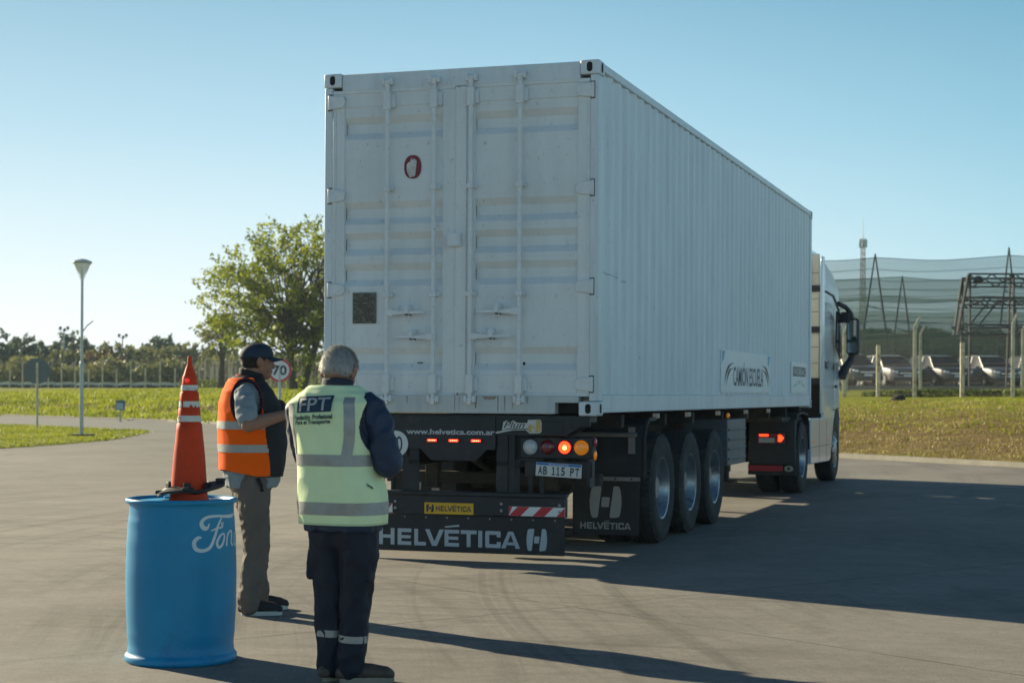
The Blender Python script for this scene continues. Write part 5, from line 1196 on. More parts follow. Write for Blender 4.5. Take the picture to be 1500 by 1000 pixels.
for sx in (-1, 1): mb.box(sx*.40-.04, sx*.40+.04, 10.4, 15.9, .74, 1.0)
for y in (10.42, 11.9, 13.1, 14.3): mb.box(-.36, .36, y, y+.08, .78, .96)
mb.build('chassis', M['under'], tk, bevel=.005)
mb = MB(); mb.box(-.5, .5, 10.9, 11.8, 1.0, 1.03); mb.box(-.3, .3, 12.5, 13.3, .9, 1.35); mb.tube([(.3, 12.9, 1.2), (.3, 12.8, 1.7), (.1, 12.3, 1.6), (.1, 12.25, 1.4)], .03, 6); mb.build('fifth_wheel', M['under'], tk, bevel=.01)
for x0_, x1_ in ((.6, 1.14), (-1.14, -.6)): mb = MB(); mb.box(x0_, x1_, 12.2, 13.9, .40, .98); mb.build('fuel_tank', M['under'], tk, bevel=.05)
mb = MB(); mb.box(-1.1, 1.1, 13.95, 14.2, .5, 1.1); mb.build('cross_beam', M['under'], tk, bevel=.02)
for sx in (-1, 1): mb = MB(); mb.prism([(14.97+.56*math.cos(PI*k_/10), .55+.60*math.sin(PI*k_/10)) for k_ in range(11)], *sorted((sx*.75, sx*1.15)), 'x'); mb.build('wheel_arch', M['hole'], tk)
gl = MB(); gl.add([(x, y, z) for x, y, z in [(-1.0, 15.86, 2.75), (1.0, 15.86, 2.75), (1.08, 16.14, 1.75), (-1.08, 16.14, 1.75)]], [(0, 1, 2, 3)]); gl.build('windscreen', M['carglass'], tk)
# ================================================================ DRUM AND CONE
DC = W(PX(267, 8.98), 8.98, 0); RD = .283
dm = thing('plastic_drum', 'blue plastic drum with white script lettering standing on the concrete', 'drum', DC)
def drumr(z):
    P = [(0, .280), (.012, .290), (.03, .289), (.055, .274), (.09, .271), (.16, .277), (.30, .283), (.45, .285), (.60, .281), (.72, .274), (.77, .269), (.805, .268), (.815, .270)]
    for (a, r0), (b, r1) in zip(P[:-1], P[1:]):
        if z <= b: u = (z-a)/(b-a); u = u*u*(3-2*u); return r0+(r1-r0)*u
    return P[-1][1]
mb = MB(); pr = [(0, .0), (.27, .0)]+[(drumr(i*.0085), i*.0085) for i in range(0, 96)]+[(.272, .818), (.284, .822), (.288, .830), (.287, .840), (.280, .846), (.270, .845), (.262, .838), (.258, .822), (.250, .817), (.235, .824), (.225, .832), (.10, .834), (0, .834)]
mb.lathe(pr, DC, 'z', 96)
M['drum'] = mat('blue_drum_plastic', (.001, .23, .46), .42, var=.12, vscale=3, dirt=(.003, .11, .27), dscale=2.6, dlo=.56, dhi=.74, spec=.4, bump=.05, bscale=30)
dbody = mb.build('drum_body', M['drum'], dm, smooth=50)
mb = MB(); mb.lathe([(.030, .833), (.030, .843), (.022, .845), (0, .845)], DC+Vector((-.14, .12, 0)), 'z', 16); mb.build('bung', M['drum'], dm, smooth=40)
Aright = math.atan2((W(0, -1)-W(0, 0)).y, (W(0, -1)-W(0, 0)).x)   # direction towards the photographer
def dpt(th, z, off=.0012): a = Aright+th; r = drumr(z)+off; return DC+Vector((r*math.cos(a), r*math.sin(a), z))
def smoothline(P, k=8):
    out = []
    for i in range(len(P)-1):
        p0, p1, p2, p3 = P[max(i-1, 0)], P[i], P[i+1], P[min(i+2, len(P)-1)]
        for j in range(k):
            t_ = j/k; out.append(tuple(.5*((2*p1[c])+(-p0[c]+p2[c])*t_+(2*p0[c]-5*p1[c]+4*p2[c]-p3[c])*t_*t_+(-p0[c]+3*p1[c]-3*p2[c]+p3[c])*t_**3) for c in range(len(p1))))
    return out+[P[-1]]
mb = MB()
strokes = [
 [(.205, .727, .004), (.195, .706, .010), (.176, .703, .016), (.160, .722, .016), (.168, .744, .012), (.200, .759, .010), (.26, .762, .009), (.33, .757, .010), (.40, .756, .012), (.46, .765, .006)],
 [(.292, .752, .006), (.262, .712, .010), (.236, .655, .011), (.205, .605, .012), (.165, .590, .012), (.128, .600, .014), (.118, .632, .014), (.138, .655, .012), (.158, .657, .006)],
 [(.215, .688, .004), (.255, .700, .007), (.285, .702, .006), (.300, .716, .005), (.296, .728, .004), (.288, .718, .004), (.296, .700, .005)],
 [(.300, .672, .006), (.272, .658, .009), (.250, .625, .011), (.262, .602, .010), (.288, .615, .010), (.308, .655, .009), (.300, .672, .007)],
 [(.340, .672, .006), (.328, .635, .009), (.322, .605, .010)], [(.330, .650, .006), (.358, .676, .008), (.385, .672, .010), (.372, .620, .010), (.392, .603, .007)],
 [(.455, .672, .006), (.425, .655, .009), (.412, .620, .010), (.430, .602, .010), (.455, .625, .010), (.490, .700, .009), (.520, .765, .008)], [(.485, .690, .007), (.475, .640, .010), (.488, .605, .009), (.515, .615, .005)]]
for S in strokes:
    P = smoothline(S, 7); vs = []
    for i, (s_, z, w) in enumerate(P):
        a, b2 = P[max(i-1, 0)], P[min(i+1, len(P)-1)]; dx, dz = b2[0]-a[0], b2[1]-a[1]; l = math.hypot(dx, dz) or 1; nx, nz = -dz/l*w*.74, dx/l*w*.74
        for q in (-1, 1): vs.append(dpt((s_+nx*q)/.285*1.0, z+nz*q))
    mb.add(vs, [(2*i, 2*i+2, 2*i+3, 2*i+1) for i in range(len(P)-1)])
mb.build('script_lettering', mat('white_drum_print', (.55, .66, .74), .5, var=.08, vscale=20), dbody, recalc=False)
mb = MB(); random.seed(6)
for (th, z, w, h) in [(-1.36, .70, .04, .11), (-1.30, .52, .03, .02), (-1.25, .62, .02, .03), (-1.30, .45, .05, .10), (-1.38, .36, .03, .05), (-1.22, .57, .015, .012), (-1.2, .30, .01, .02), (-1.33, .74, .012, .03)]:
    n = 7; P = [(th+w*math.cos(2*PI*k_/n)*random.uniform(.4, 1.), z+h*.5*math.sin(2*PI*k_/n)*random.uniform(.5, 1.)) for k_ in range(n)]
    mb.add([dpt(a, b2, .0008) for a, b2 in P], [tuple(range(n))])
mb.build('scuff_mark', mat('pale_scuff', (.22, .42, .55), .6, var=.3, vscale=40), dbody, recalc=False)
# cone
CC = W(PX(277.5, 8.97), 8.97, .834)
cn = thing('traffic_cone', 'faded orange traffic cone with three worn white bands standing on the blue drum', 'traffic cone', CC)
pc = [(.104, .0), (.100, .012), (.0965, .02), (.0925, .075), (.0655, .395), (.0595, .402), (.0572, .475), (.0520, .481), (.0490, .555), (.0430, .562), (.0375, .640), (.0325, .650), (.020, .690), (.0145, .700), (.0125, .712), (.0115, .742), (.008, .749), (0, .750)]
M['cone'] = mat('faded_cone_plastic', (.62, .050, .009), .6, spec=.25, var=.22, vscale=9, dirt=(.42, .035, .012), dscale=5, dlo=.5, dhi=.72, stretch=(1, 1, .35), bump=.1)
mb = MB(); pf = []
for (r0, z0), (r1, z1) in zip(pc[:-1], pc[1:]):
    k_ = max(1, int((z1-z0)/.03)); pf += [(r0+(r1-r0)*i/k_, z0+(z1-z0)*i/k_) for i in range(k_)]
pf.append(pc[-1]); mb.lathe(pf, CC, 'z', 40)
mb.v = [p+Vector(((p-CC).x, (p-CC).y, 0))*.05*noise.noise(Vector((p.x*9, p.y*9, p.z*5))) for p in mb.v]; mb.build('cone_shell', M['cone'], cn, smooth=45)
def coner(z):
    for (r0, z0), (r1, z1) in zip(pc[:-1], pc[1:]):
        if z <= z1: return r0+(r1-r0)*(z-z0)/(z1-z0)
    return 0
M['conewhite'] = mat('worn_white_band', (.62, .62, .58), .5, var=.15, vscale=40, dirt=(.45, .09, .04), dscale=22, dlo=.56, dhi=.62)
for z0, z1 in ((.408, .440), (.484, .514), (.570, .598)):
    mb = MB(); mb.grid(lambda u, v: CC+Vector(((coner(z0+(z1-z0)*v)*1.035+.0012)*math.cos(2*PI*u), (coner(z0+(z1-z0)*v)*1.035+.0012)*math.sin(2*PI*u), z0+(z1-z0)*v)), 48, 3, keep=lambda u, v: noise.noise(Vector((math.cos(2*PI*u)*3, math.sin(2*PI*u)*3, z0*30+v*1.2))) < .33, closed=True); mb.build('white_band', M['conewhite'], cn, smooth=180, recalc=False)
a = Aright-.12; mb = MB(); c = CC+Vector((.040*math.cos(a), .040*math.sin(a), .622)); mb.ellip(c, (.012, .012, .013), 14, 8); mb.build('red_reflector', mat('red_reflector', (.75, .015, .01), .15, coat=1., emit=(1, .02, .01), estr=.25), cn, smooth=180)
# loose black rubber ring round the foot of the cone
CR = CC+Vector((0, 0, .060)); rg = thing('rubber_base_ring', 'warped black rubber base ring slipped round the foot of the cone', 'rubber ring', CR)
def ringpt(u, v):
    a = 2*PI*u; ro = .175+.022*math.cos(4*a+.5)+.012*math.cos(3*a); ri = .102; r = ri+(ro-ri)*v
    z = .012*math.sin(2*a+.8)+.010*math.sin(3*a)-.055*(v)*max(0, -math.cos(a-Aright+PI/2+PI))*.4 + .018*v*math.cos(a-Aright-PI/2)
    return CR+Vector((r*math.cos(a), r*math.sin(a), z))
mb = MB(); n = 64; vs = [ringpt(i/n, v)+Vector((0, 0, dz)) for (v, dz) in ((0, .011), (.5, .010), (1, .006), (1, -.008), (.5, -.012), (0, -.012)) for i in range(n)]
mb.add(vs, [(j*n+i, j*n+(i+1) % n, ((j+1) % 6)*n+(i+1) % n, ((j+1) % 6)*n+i) for j in range(6) for i in range(n)])
M['blackrub'] = mat('black_rubber', (.016, .017, .018), .6, var=.25, vscale=20, bump=.2); rb_ = mb.build('ring_plate', M['blackrub'], rg, smooth=50)
for k_ in range(6):
    a = Aright+.1+k_*PI/3; c = CR+Vector((.115*math.cos(a), .115*math.sin(a), 0)); mb = MB(); mb.box(-.008, .008, -.018, .018, .005, .034, Matrix.Translation(c)@Matrix.Rotation(a, 4, 'Z')); mb.build('tab', M['blackrub'], rg, bevel=.003)
for k_ in (0, 1, 2, 3):
    a = Aright+PI/2+k_*PI/2+.05*k_; p = ringpt(((a) % (2*PI))/(2*PI), .82); mb = MB(); mb.box(-.022, .022, -.03, .03, .002, .020, Matrix.Translation(p)@Matrix.Rotation(a, 4, 'Z')); mb.build('corner_block', M['blackrub'], rg, bevel=.004)
# ================================================================ PEOPLE
def limb(mb, pts, rs, n=14):
    mb.tube(pts, rs, n)
    for p, r in zip(pts, rs):
        r = r if hasattr(r, '__len__') else (r, r); q = min(r); mb.ellip(p, (q, q, q), n, 8)
def hand(mb, wrist, d, pn, side, curl=.5, s=1.):
    """palm, four bent fingers of unequal length and a thumb leaving the side of the palm"""
    d = Vector(d).normalized(); pn = Vector(pn); pn = (pn-d*pn.dot(d)).normalized(); ac = d.cross(pn).normalized()*side   # towards the thumb
    w = Vector(wrist); limb(mb, [w-d*.02, w+d*.02, w+d*.05, w+d*.082], [.024*s, (.030*s), (.034*s), (.030*s)], 10)
    for i, (o_, L_) in enumerate(((.031, .074), (.0105, .082), (-.0105, .077), (-.030, .060))):
        p = w+d*.088*s+ac*o_*s; pts = [p-d*.02, p]; ang = 0; dd = d
        for k_, f in enumerate((.45, .32, .23)):
            ang += curl*(.55+.25*k_)+.06*i; dd = (d*math.cos(ang)+pn*math.sin(ang)); p = p+dd*L_*f*s; pts.append(p)
        limb(mb, pts, [.0098*s, .0095*s, .0088*s, .0082*s, .0070*s], 8)
    p = w+d*.03*s+ac*.026*s; limb(mb, [p, p+(ac*.8+d*.6).normalized()*.034*s+pn*.012, p+(ac*.6+d).normalized()*.058*s+pn*.028, p+(ac*.35+d).normalized()*.078*s+pn*.042], [.013*s, .0115*s, .0100*s, .0080*s], 8)
def head(mb, c, Rm, s=1.):
    """skull, jaw, nose, lips, brows, ears; face towards +Y of Rm"""
    T_ = lambda x, y, z: Vector(c)+Rm@(Vector((x, y, z))*s); M3 = Rm
    def e(x, y, z, rx, ry, rz): mb.ellip(T_(x, y, z), (rx*s, ry*s, rz*s), 16, 12, M3)
    e(0, -.012, .022, .076, .096, .094); e(0, .012, -.030, .064, .074, .078); e(0, .045, -.078, .040, .040, .034); e(0, .064, -.088, .022, .022, .018)
    e(0, .082, .020, .055, .012, .012); e(.030, .070, .0, .02, .014, .012); e(-.030, .070, .0, .02, .014, .012)
    mb.tube([T_(0, .082, .012), T_(0, .100, -.018), T_(0, .108, -.030)], [.008*s, .012*s, .014*s], 8); e(0, .098, -.034, .017, .012, .009)
    e(0, .084, -.058, .024, .012, .006); e(0, .082, -.066, .022, .012, .007); e(.045, .045, -.030, .022, .025, .028); e(-.045, .045, -.030, .022, .025, .028)
    for q in (-1, 1):
        e(q*.080, -.012, -.008, .014, .022, .034); e(q*.092, -.022, .004, .011, .016, .028)
SK = lambda nm, c: mat(nm, c, .5, var=.12, vscale=30, spec=.35)
class Torso:
    def __init__(s, secs, p=2.4, wr=.008, ws=5., seed=0): s.S = secs; s.p = p; s.wr = wr; s.ws = ws; s.seed = seed
    def at(s, z):
        S = s.S
        if z <= S[0][0]: return S[0][1:]
        for a, b2 in zip(S[:-1], S[1:]):
            if z <= b2[0]: u = (z-a[0])/(b2[0]-a[0]); u = u*u*(3-2*u)*.5+u*.5; return [a[i]+(b2[i]-a[i])*u for i in range(1, 5)]
        return S[-1][1:]
    def wrk(s, p):
        q = Vector((p.x*s.ws, p.y*s.ws, p.z*s.ws*.6))+Vector((s.seed, 0, 0)); return s.wr*(noise.noise(q)+.6*(1-2*abs(noise.noise(q*2.1+Vector((3, 3, 3))))))
    def pt(s, th, z, off=0.):
        cx, cy, rx, ry = s.at(z); e = 2/s.p; c, n_ = math.cos(th), math.sin(th)
        v = Vector((cx+rx*math.copysign(abs(c)**e, c), cy+ry*math.copysign(abs(n_)**e, n_), z)); nn = Vector((c/rx, n_/ry, 0)).normalized()
        return v+nn*(off+s.wrk(v))
    def back(s, x, z, off=0.):
        lo, hi = -PI+.02, -.02          # on the back x grows with the angle
        for _ in range(16):
            m_ = (lo+hi)/2
            if s.pt(m_, z, off).x < x: lo = m_
            else: hi = m_
        return s.pt(lo, z, off)
    def shell(s, z0, z1, off, nz=50, nt=72, keep=None):
        mb = MB(); mb.grid(lambda u, v: s.pt(2*PI*u, z0+(z1-z0)*v, off), nt, nz, keep=(lambda u, v: keep(s.pt(2*PI*u, z0+(z1-z0)*v, off), 2*PI*u, z0+(z1-z0)*v)) if keep else None, closed=True); return mb
def lbuild(mb, name, m, root, **k):
    """mesh given in the person's own frame"""
    return mb.build(name, m, root, world=False, **k)
def solid(o, th=.003): q = o.modifiers.new('thick', 'SOLIDIFY'); q.thickness = th; q.offset = -1; return o
def shoe(root, ank, ang, up_m, sole_m, L_=.27, h=.10, boot=False):
    d = Vector((math.sin(ang), math.cos(ang), 0)); sd = Vector((d.y, -d.x, 0)); a = Vector(ank)
    P = lambda f, w, z: a+d*f+sd*w+Vector((0, 0, z-a.z))
    mb = MB(); limb(mb, [P(-.005, 0, h+.02), P(-.01, 0, h-.02), P(-.012, 0, .055)], [.046, .047, .042], 12)
    limb(mb, [P(-.040, 0, .045), P(.03, 0, .055), P(.09, 0, .048), P(L_*.52, 0, .038), P(L_*.66, 0, .032)], [.036, .043, .043, .041, .030], 12)
    if boot: mb.ellip(P(L_*.58, 0, .042), (.042, .042, .034), 12, 8)
    m2 = remeshed(mb, .006, 3, .002, 30); m2.v = [p if p.z > .022 else Vector((p.x, p.y, .022)) for p in m2.v]; o = lbuild(m2, 'shoe' if not boot else 'boot', up_m, root, smooth=180)
    mb = MB(); n = 28; out = []
    for k_ in range(n):
        t_ = 2*PI*k_/n; f = math.cos(t_); w = math.sin(t_)*(.041+.008*max(0, f)); out.append((L_*.28+f*L_*.475, w))
    vs = [P(f*1.0, w*(1. if z > 0 else .97), z) for z in (0, .012, .026) for f, w in out]; mb.add(vs, [tuple(range(n)), tuple(range(3*n-1, 2*n-1, -1))]+[(j*n+k_, j*n+(k_+1) % n, (j+1)*n+(k_+1) % n, (j+1)*n+k_) for j in range(2) for k_ in range(n)])
    mb.build('sole', sole_m, o, world=False, smooth=40)
    mb = MB()
    for i in range(3): mb.tube([P(.045+i*.022, -.024, .088-i*.008), P(.052+i*.022, 0, .102-i*.010), P(.045+i*.022, .024, .088-i*.008)], .0028, 5)
    mb.build('lace', mat('lace', (.04, .04, .04), .8) if 'lace' not in bpy.data.materials else bpy.data.materials['lace'], o, world=False)
    return o
# ---- person seen from the back, pale yellow green vest
P2 = W(PX(500, 8.33), 8.33, 0); pb = thing('person', 'grey haired person seen from behind in a pale yellow green vest over navy workwear', 'person', P2, R(-3))
Rh = (Matrix.Rotation(R(4), 3, 'Z')@Matrix.Rotation(R(-18), 3, 'X'))
T2 = Torso([(.70, .0, .02, .172, .125), (.80, .002, .02, .188, .135), (.90, .0, .02, .186, .14), (1.05, -.018, .02, .176, .135), (1.18, -.028, .02, .183, .135), (1.28, -.036, .012, .198, .130), (1.345, -.04, .008, .196, .115), (1.385, -.038, .01, .160, .095), (1.415, -.036, .012, .115, .078), (1.44, -.035, .015, .08, .066)], 3.0, .012, 5.2, 2)
sh = [(.150, .01, 1.325), (-.225, .01, 1.320)]; el = [(.236, .035, 1.055), (-.215, .075, 1.055)]; wr_ = [(.115, .285, 1.10), (-.125, .295, 1.11)]
b = MB(); b.grid(lambda u, v: T2.pt(2*PI*u, .76+.66*v, -.025), 24, 16, closed=True); m0 = len(b.v); b.f.append(tuple(range(23, -1, -1))); b.f.append(tuple(range(m0-24, m0)))
limb(b, [(-.035, .012, 1.36), (-.034, .030, 1.43)], [.062, .056]); head(b, (-.034, .048, 1.498), Rh, .99)
for i in (0, 1):
    limb(b, [sh[i], el[i]], [.050, .040]); limb(b, [el[i], wr_[i]], [.042, .028]); dd = Vector(wr_[i])-Vector(el[i]); hand(b, wr_[i], dd+Vector((0, 0, -.02)), (-.9 if i == 0 else .9, 0, -.5), 1 if i == 0 else -1, .55, .95)
for q, kx in ((-.075, -.066), (.080, .066)): limb(b, [(q, .02, .78), (kx, .03, .44), (kx, .005, .10)], [.060, .050, .042])
b2 = remeshed(b, .0062, 3); lbuild(b2, 'body', SK('tanned_skin', (.36, .19, .125)), pb, smooth=180); body2 = bpy.data.objects[-1] if False else None
navy = mat('navy_work_cloth', (.005, .009, .022), .75, var=.25, vscale=9, bump=.25, bscale=180); navyj = mat('navy_jacket_cloth', (.008, .024, .062), .6, var=.2, vscale=8, bump=.15, bscale=160)
j = MB(); j.grid(lambda u, v: T2.pt(2*PI*u, .735+.68*v, -.004), 36, 20, closed=True); m0 = len(j.v); j.f.append(tuple(range(35, -1, -1))); j.f.append(tuple(range(m0-36, m0)))
for i in (0, 1):
    s_, e_, w_ = Vector(sh[i]), Vector(el[i]), Vector(wr_[i]); limb(j, [s_+Vector((0, 0, .0)), s_.lerp(e_, .35)+Vector((.012*(1-2*i), 0, 0)), s_.lerp(e_, .8)+Vector((.006*(1-2*i), -.01, 0)), e_], [.064, .067, .062, .059] if i == 0 else [.062, .060, .054, .052]); limb(j, [e_, e_.lerp(w_, .5), w_], [.059, .056, .044] if i == 0 else [.052, .05, .042])
jj = remeshed(j, .0075, 3, .017, 9, 4, stretch=(1, 1, .7)); lbuild(jj, 'jacket', navyj, pb, smooth=180)
c = MB(); c.grid(lambda u, v: Vector((-.035+.080*(1-.06*v)*math.cos(2*PI*u), .020+.078*(1-.04*v)*math.sin(2*PI*u)+.012*v, 1.405+.055*v+.010*math.sin(2*PI*u)*-1+.006*noise.noise(Vector((u*9, v, 3))))), 40, 5, closed=True); solid(lbuild(c, 'collar', mat('dark_collar', (.018, .026, .045), .8), pb, smooth=180), .008)
tr2 = MB(); limb(tr2, [(-.06, .02, .81), (-.062, .02, .70)], [.10, .105]); limb(tr2, [(.065, .02, .81), (.068, .02, .70)], [.10, .105])
for pts, rs in (([(-.082, .022, .76), (-.078, .025, .60), (-.068, .03, .44), (-.066, .015, .28), (-.064, .008, .13), (-.062, .012, .075)], [.088, .086, .072, .063, .061, .062]), ([(.082, .022, .76), (.088, .02, .60), (.075, .025, .44), (.070, .012, .28), (.066, .0, .13), (.062, .0, .075)], [.090, .088, .074, .066, .065, .064])): limb(tr2, pts, rs)
for q in (-1, 1): tr2.box(.150*q-.012, .150*q+.012, -.03, .05, .50, .63)
m2 = remeshed(tr2, .0075, 3, .014, 9, 7, stretch=(1, 1, .6)); trs = lbuild(m2, 'trousers', navy, pb, smooth=180)
refl = mat('silver_reflective_tape', (.33, .33, .31), .45, .3, var=.1, vscale=25, bump=.2, bscale=30); reflw = mat('pale_reflective_tape', (.34, .34, .32), .4, .2, var=.1, vscale=25)
for (cx_, cy_, r_0, z0) in ((-.065, .011, .0675, .218), (.068, .005, .0715, .196)):
    c = MB(); c.grid(lambda u, v: Vector((cx_+r_0*math.cos(2*PI*u), cy_+r_0*math.sin(2*PI*u), z0+.034*v-.004*math.cos(2*PI*u))), 32, 2, closed=True); c.build('shin_band', reflw, trs, world=False, smooth=180, recalc=False)
hv = mat('pale_hi_vis_cloth', (.75, .88, .53), .75, spec=.25, var=.06, vscale=6, bump=.15, bscale=220)
def keep2(p, th, z):
    for cx_, cz_, rz_ in ((.155, 1.245, .145), (-.235, 1.245, .145)):
        if abs(p.x-(-.04)) > .125 and ((p.y-.01)/.105)**2+((z-cz_)/rz_)**2 < 1: return False
    if p.y > .04 and abs(p.x+.035) < .03+.10*max(0, (z-1.25)/.2): return False
    return True
vs_ = solid(lbuild(T2.shell(.765, 1.432, .021, 170, 260, keep2), 'vest', hv, pb, smooth=180), .004)
def ringband(T_, z0, z1, off, nm, m, par, tilt=0., keep=None):
    mb = MB(); mb.grid(lambda u, v: T_.pt(2*PI*u, z0+(z1-z0)*v+tilt*math.cos(2*PI*u), off), 110, 4, keep=(lambda u, v: keep(T_.pt(2*PI*u, z0+(z1-z0)*v, off), 2*PI*u, z0+(z1-z0)*v)) if keep else None, closed=True); return mb.build(nm, m, par, world=False, smooth=180, recalc=False)
ringband(T2, 1.045, 1.100, .0235, 'reflective_band', refl, vs_, 0, keep2); ringband(T2, .812, .872, .0235, 'reflective_band', refl, vs_, 0, keep2)
for xa, xb, z0, z1 in ((.070, .118, 1.10, 1.375), (-.238, -.192, 1.10, 1.345)):
    mb = MB(); mb.grid(lambda u, v: T2.back(xa+(xb-xa)*u+(.012*math.sin(v*PI) if xa > 0 else -.004), z0+(z1-z0)*v, .0240), 5, 30); mb.build('shoulder_band', refl, vs_, world=False, smooth=180, recalc=False)
tl_ = lambda x, z: (x, z+.055*(x+.08))
mb = MB(); mb.grid(lambda u, v: T2.back(tl_(-.172+.188*u, 0)[0], 1.302+.078*v+.05*(-.172+.188*u+.08), .0265), 16, 8); pt = mb.build('patch', mat('navy_patch', (.012, .035, .075), .7), vs_, world=False, smooth=180, recalc=False)
def ontext(s_, x0, x1, z0, z1, m, off, par, nm, bold=.02, slope=.05, sub=0):
    mb = text_fit(s_, x0, x1, z0, z1, bold); me = bpy.data.meshes.new('t'); me.from_pydata([tuple(p) for p in mb.v], [], mb.f); bm = bmesh.new(); bm.from_mesh(me); bmesh.ops.triangulate(bm, faces=bm.faces)
    for _ in range(2):
        ed = [e for e in bm.edges if e.calc_length() > .014]
        if ed: bmesh.ops.subdivide_edges(bm, edges=ed, cuts=1)
        bmesh.ops.triangulate(bm, faces=bm.faces)
    o2 = MB(); bm.verts.ensure_lookup_table(); o2.v = [T2.back(v.co.x, v.co.z+slope*(v.co.x+.08), off) for v in bm.verts]; o2.f = [tuple(v.index for v in f.verts) for f in bm.faces]; bm.free(); bpy.data.meshes.remove(me)
    return o2.build(nm, m, par, world=False, recalc=False)
ontext('FPT', -.158, .004, 1.309, 1.372, mat('patch_letters', (.38, .40, .38), .6), .0285, pt, 'lettering', .012)
dk = mat('vest_print', (.015, .05, .06), .7)
ontext('Fundación  Profesional', -.183, .026, 1.268, 1.292, dk, .0285, vs_, 'lettering', .036, .05); ontext('Para el Transporte', -.176, .014, 1.240, 1.266, dk, .0285, vs_, 'lettering', .036, .05)
mb = MB(); mb.grid(lambda u, v: T2.pt(-.55+.22*u, .955+.012*v-.02*u, .027), 6, 2); mb.build('pocket_flap', mat('pocket_edge', (.10, .16, .12), .7), vs_, world=False, recalc=False)
for off_ in (.0215,):
    mb = MB(); mb.grid(lambda u, v: T2.pt(2*PI*u, .763+.010*v, .0225), 90, 1, closed=True); mb.build('hem_binding', mat('pale_binding', (.55, .70, .42), .7), vs_, world=False, smooth=180, recalc=False)
def hair(root, c, Rm, rad, zcut, cols, n, ln, seed, front=.02, s=1.):
    random.seed(seed); mb = MB(); st = MB(); par = None
    def sp(th, ph, off=0.):
        q = Vector(((rad[0]+off)*math.sin(ph)*math.cos(th), (rad[1]+off)*math.sin(ph)*math.sin(th)-.012, (rad[2]+off)*math.cos(ph)+.022)); return q
    kp = lambda q: q.z > zcut(q)
    mb.grid(lambda u, v: Vector(c)+Rm@(sp(2*PI*u, PI*.72*v+.001)*s+sp(2*PI*u, PI*.72*v+.001).normalized()*.004*noise.noise(Vector((u*30, v*20, seed)))), 60, 30, keep=lambda u, v: kp(sp(2*PI*u, PI*.72*v)), closed=True)
    o = mb.build('hair', cols[0], root, world=False, smooth=180)
    for k_ in range(n):
        th = random.uniform(0, 2*PI); ph = math.acos(random.uniform(-.35, 1)); q = sp(th, ph)
        if not kp(q): continue
        nrm = q.normalized(); dn = (Vector((0, -.25, -1))-nrm*Vector((0, -.25, -1)).dot(nrm)); dn = dn.normalized() if dn.length > .1 else Vector((random.gauss(0, 1), random.gauss(0, 1), 0)).normalized()
        dn = (dn+Vector((random.gauss(0, .35), random.gauss(0, .35), random.gauss(0, .2)))).normalized(); sd = nrm.cross(dn).normalized()*.0011; L_ = ln*random.uniform(.5, 1.2)
        p0 = q*1.0; p1 = q+dn*L_*.55+nrm*L_*.30; p2 = q+dn*L_+nrm*L_*.28; k2 = len(st.v); st.v += [Vector(c)+Rm@(x*s) for x in (p0-sd, p0+sd, p1+sd, p1-sd, p2)]; st.f += [(k2, k2+1, k2+2, k2+3), (k2+3, k2+2, k2+4)]
    st.build('hair_strands', cols[1], o, world=False, recalc=False); return o
zc = lambda q: (-.062 if q.y < -.03 else (-.062+(q.y+.03)*1.5)) if abs(q.x) < .066 or q.y < -.035 else (.012 if q.y < .03 else .03)
hair(pb, (-.034, .048, 1.498), Rh, (.080, .101, .098), zc, (mat('grey_hair', (.28, .275, .26), .8, var=.45, vscale=60), mat('grey_hair_strands', (.36, .35, .33), .5, col2=(.72, .71, .68), vscale=90)), 7000, .022, 5)
bootm = mat('worn_brown_boot', (.075, .050, .038), .6, var=.3, vscale=20); solem = mat('pale_grey_sole', (.30, .25, .19), .7, var=.15, vscale=20)
shoe(pb, (-.062, .008, .10), R(4), bootm, solem, .27, .095, True); shoe(pb, (.060, -.004, .10), R(62), bootm, solem, .28, .115, True)
# ---- person in profile, orange vest and cap
P1 = W(PX(375, 10.95), 10.95, 0); pa = thing('person', 'heavier person in profile with a dark cap and bright orange reflective vest, arms held forward', 'person', P1, R(-57))
T1 = Torso([(.76, 0, -.03, .170, .140), (.84, 0, -.022, .182, .172), (.97, 0, -.016, .190, .184), (1.10, 0, -.015, .196, .192), (1.22, 0, -.02, .198, .186), (1.32, 0, -.035, .200, .165), (1.40, 0, -.05, .195, .135), (1.445, 0, -.055, .160, .110), (1.475, 0, -.055, .118, .09), (1.50, 0, -.05, .082, .075)], 2.3, .012, 4.8, 9)
R1 = Matrix.Rotation(R(12), 3, 'Z')@Matrix.Rotation(R(-1), 3, 'X'); HC = (0, .012, 1.590)
sh = [(.200, -.095, 1.385), (-.205, -.055, 1.385)]; el = [(.330, -.085, 1.195), (-.29, .03, 1.14)]; wr_ = [(.245, .165, 1.262), (-.10, .165, 1.165)]
b = MB(); b.grid(lambda u, v: T1.pt(2*PI*u, .78+.70*v, -.02), 24, 16, closed=True); m0 = len(b.v); b.f.append(tuple(range(23, -1, -1))); b.f.append(tuple(range(m0-24, m0)))
limb(b, [(0, -.045, 1.44), (0, -.015, 1.54)], [.070, .062]); head(b, HC, R1, 1.02)
for i in (0, 1): limb(b, [sh[i], el[i]], [.045, .042]); limb(b, [el[i], Vector(el[i]).lerp(Vector(wr_[i]), .3), wr_[i]], [.045, .046, .029])
hand(b, wr_[0], Vector(wr_[0])-Vector(el[0]), (-.9, 0, -.4), 1, .30); hand(b, wr_[1], (.75, .25, .25), (0, -.35, 1), 1, .75)
for q in ((.09, .15, -.045), (-.09, -.10, .04)): limb(b, [(q[0], -.03, .80), (q[0]*1.1, 0, .46), (q[1], q[2], .10)], [.085, .06, .045])
lbuild(remeshed(b, .0062, 3), 'body', SK('brown_skin', (.30, .155, .10)), pa, smooth=180)
grey = mat('heather_grey_shirt', (.23, .27, .29), .85, var=.12, vscale=12, bump=.15, bscale=200)
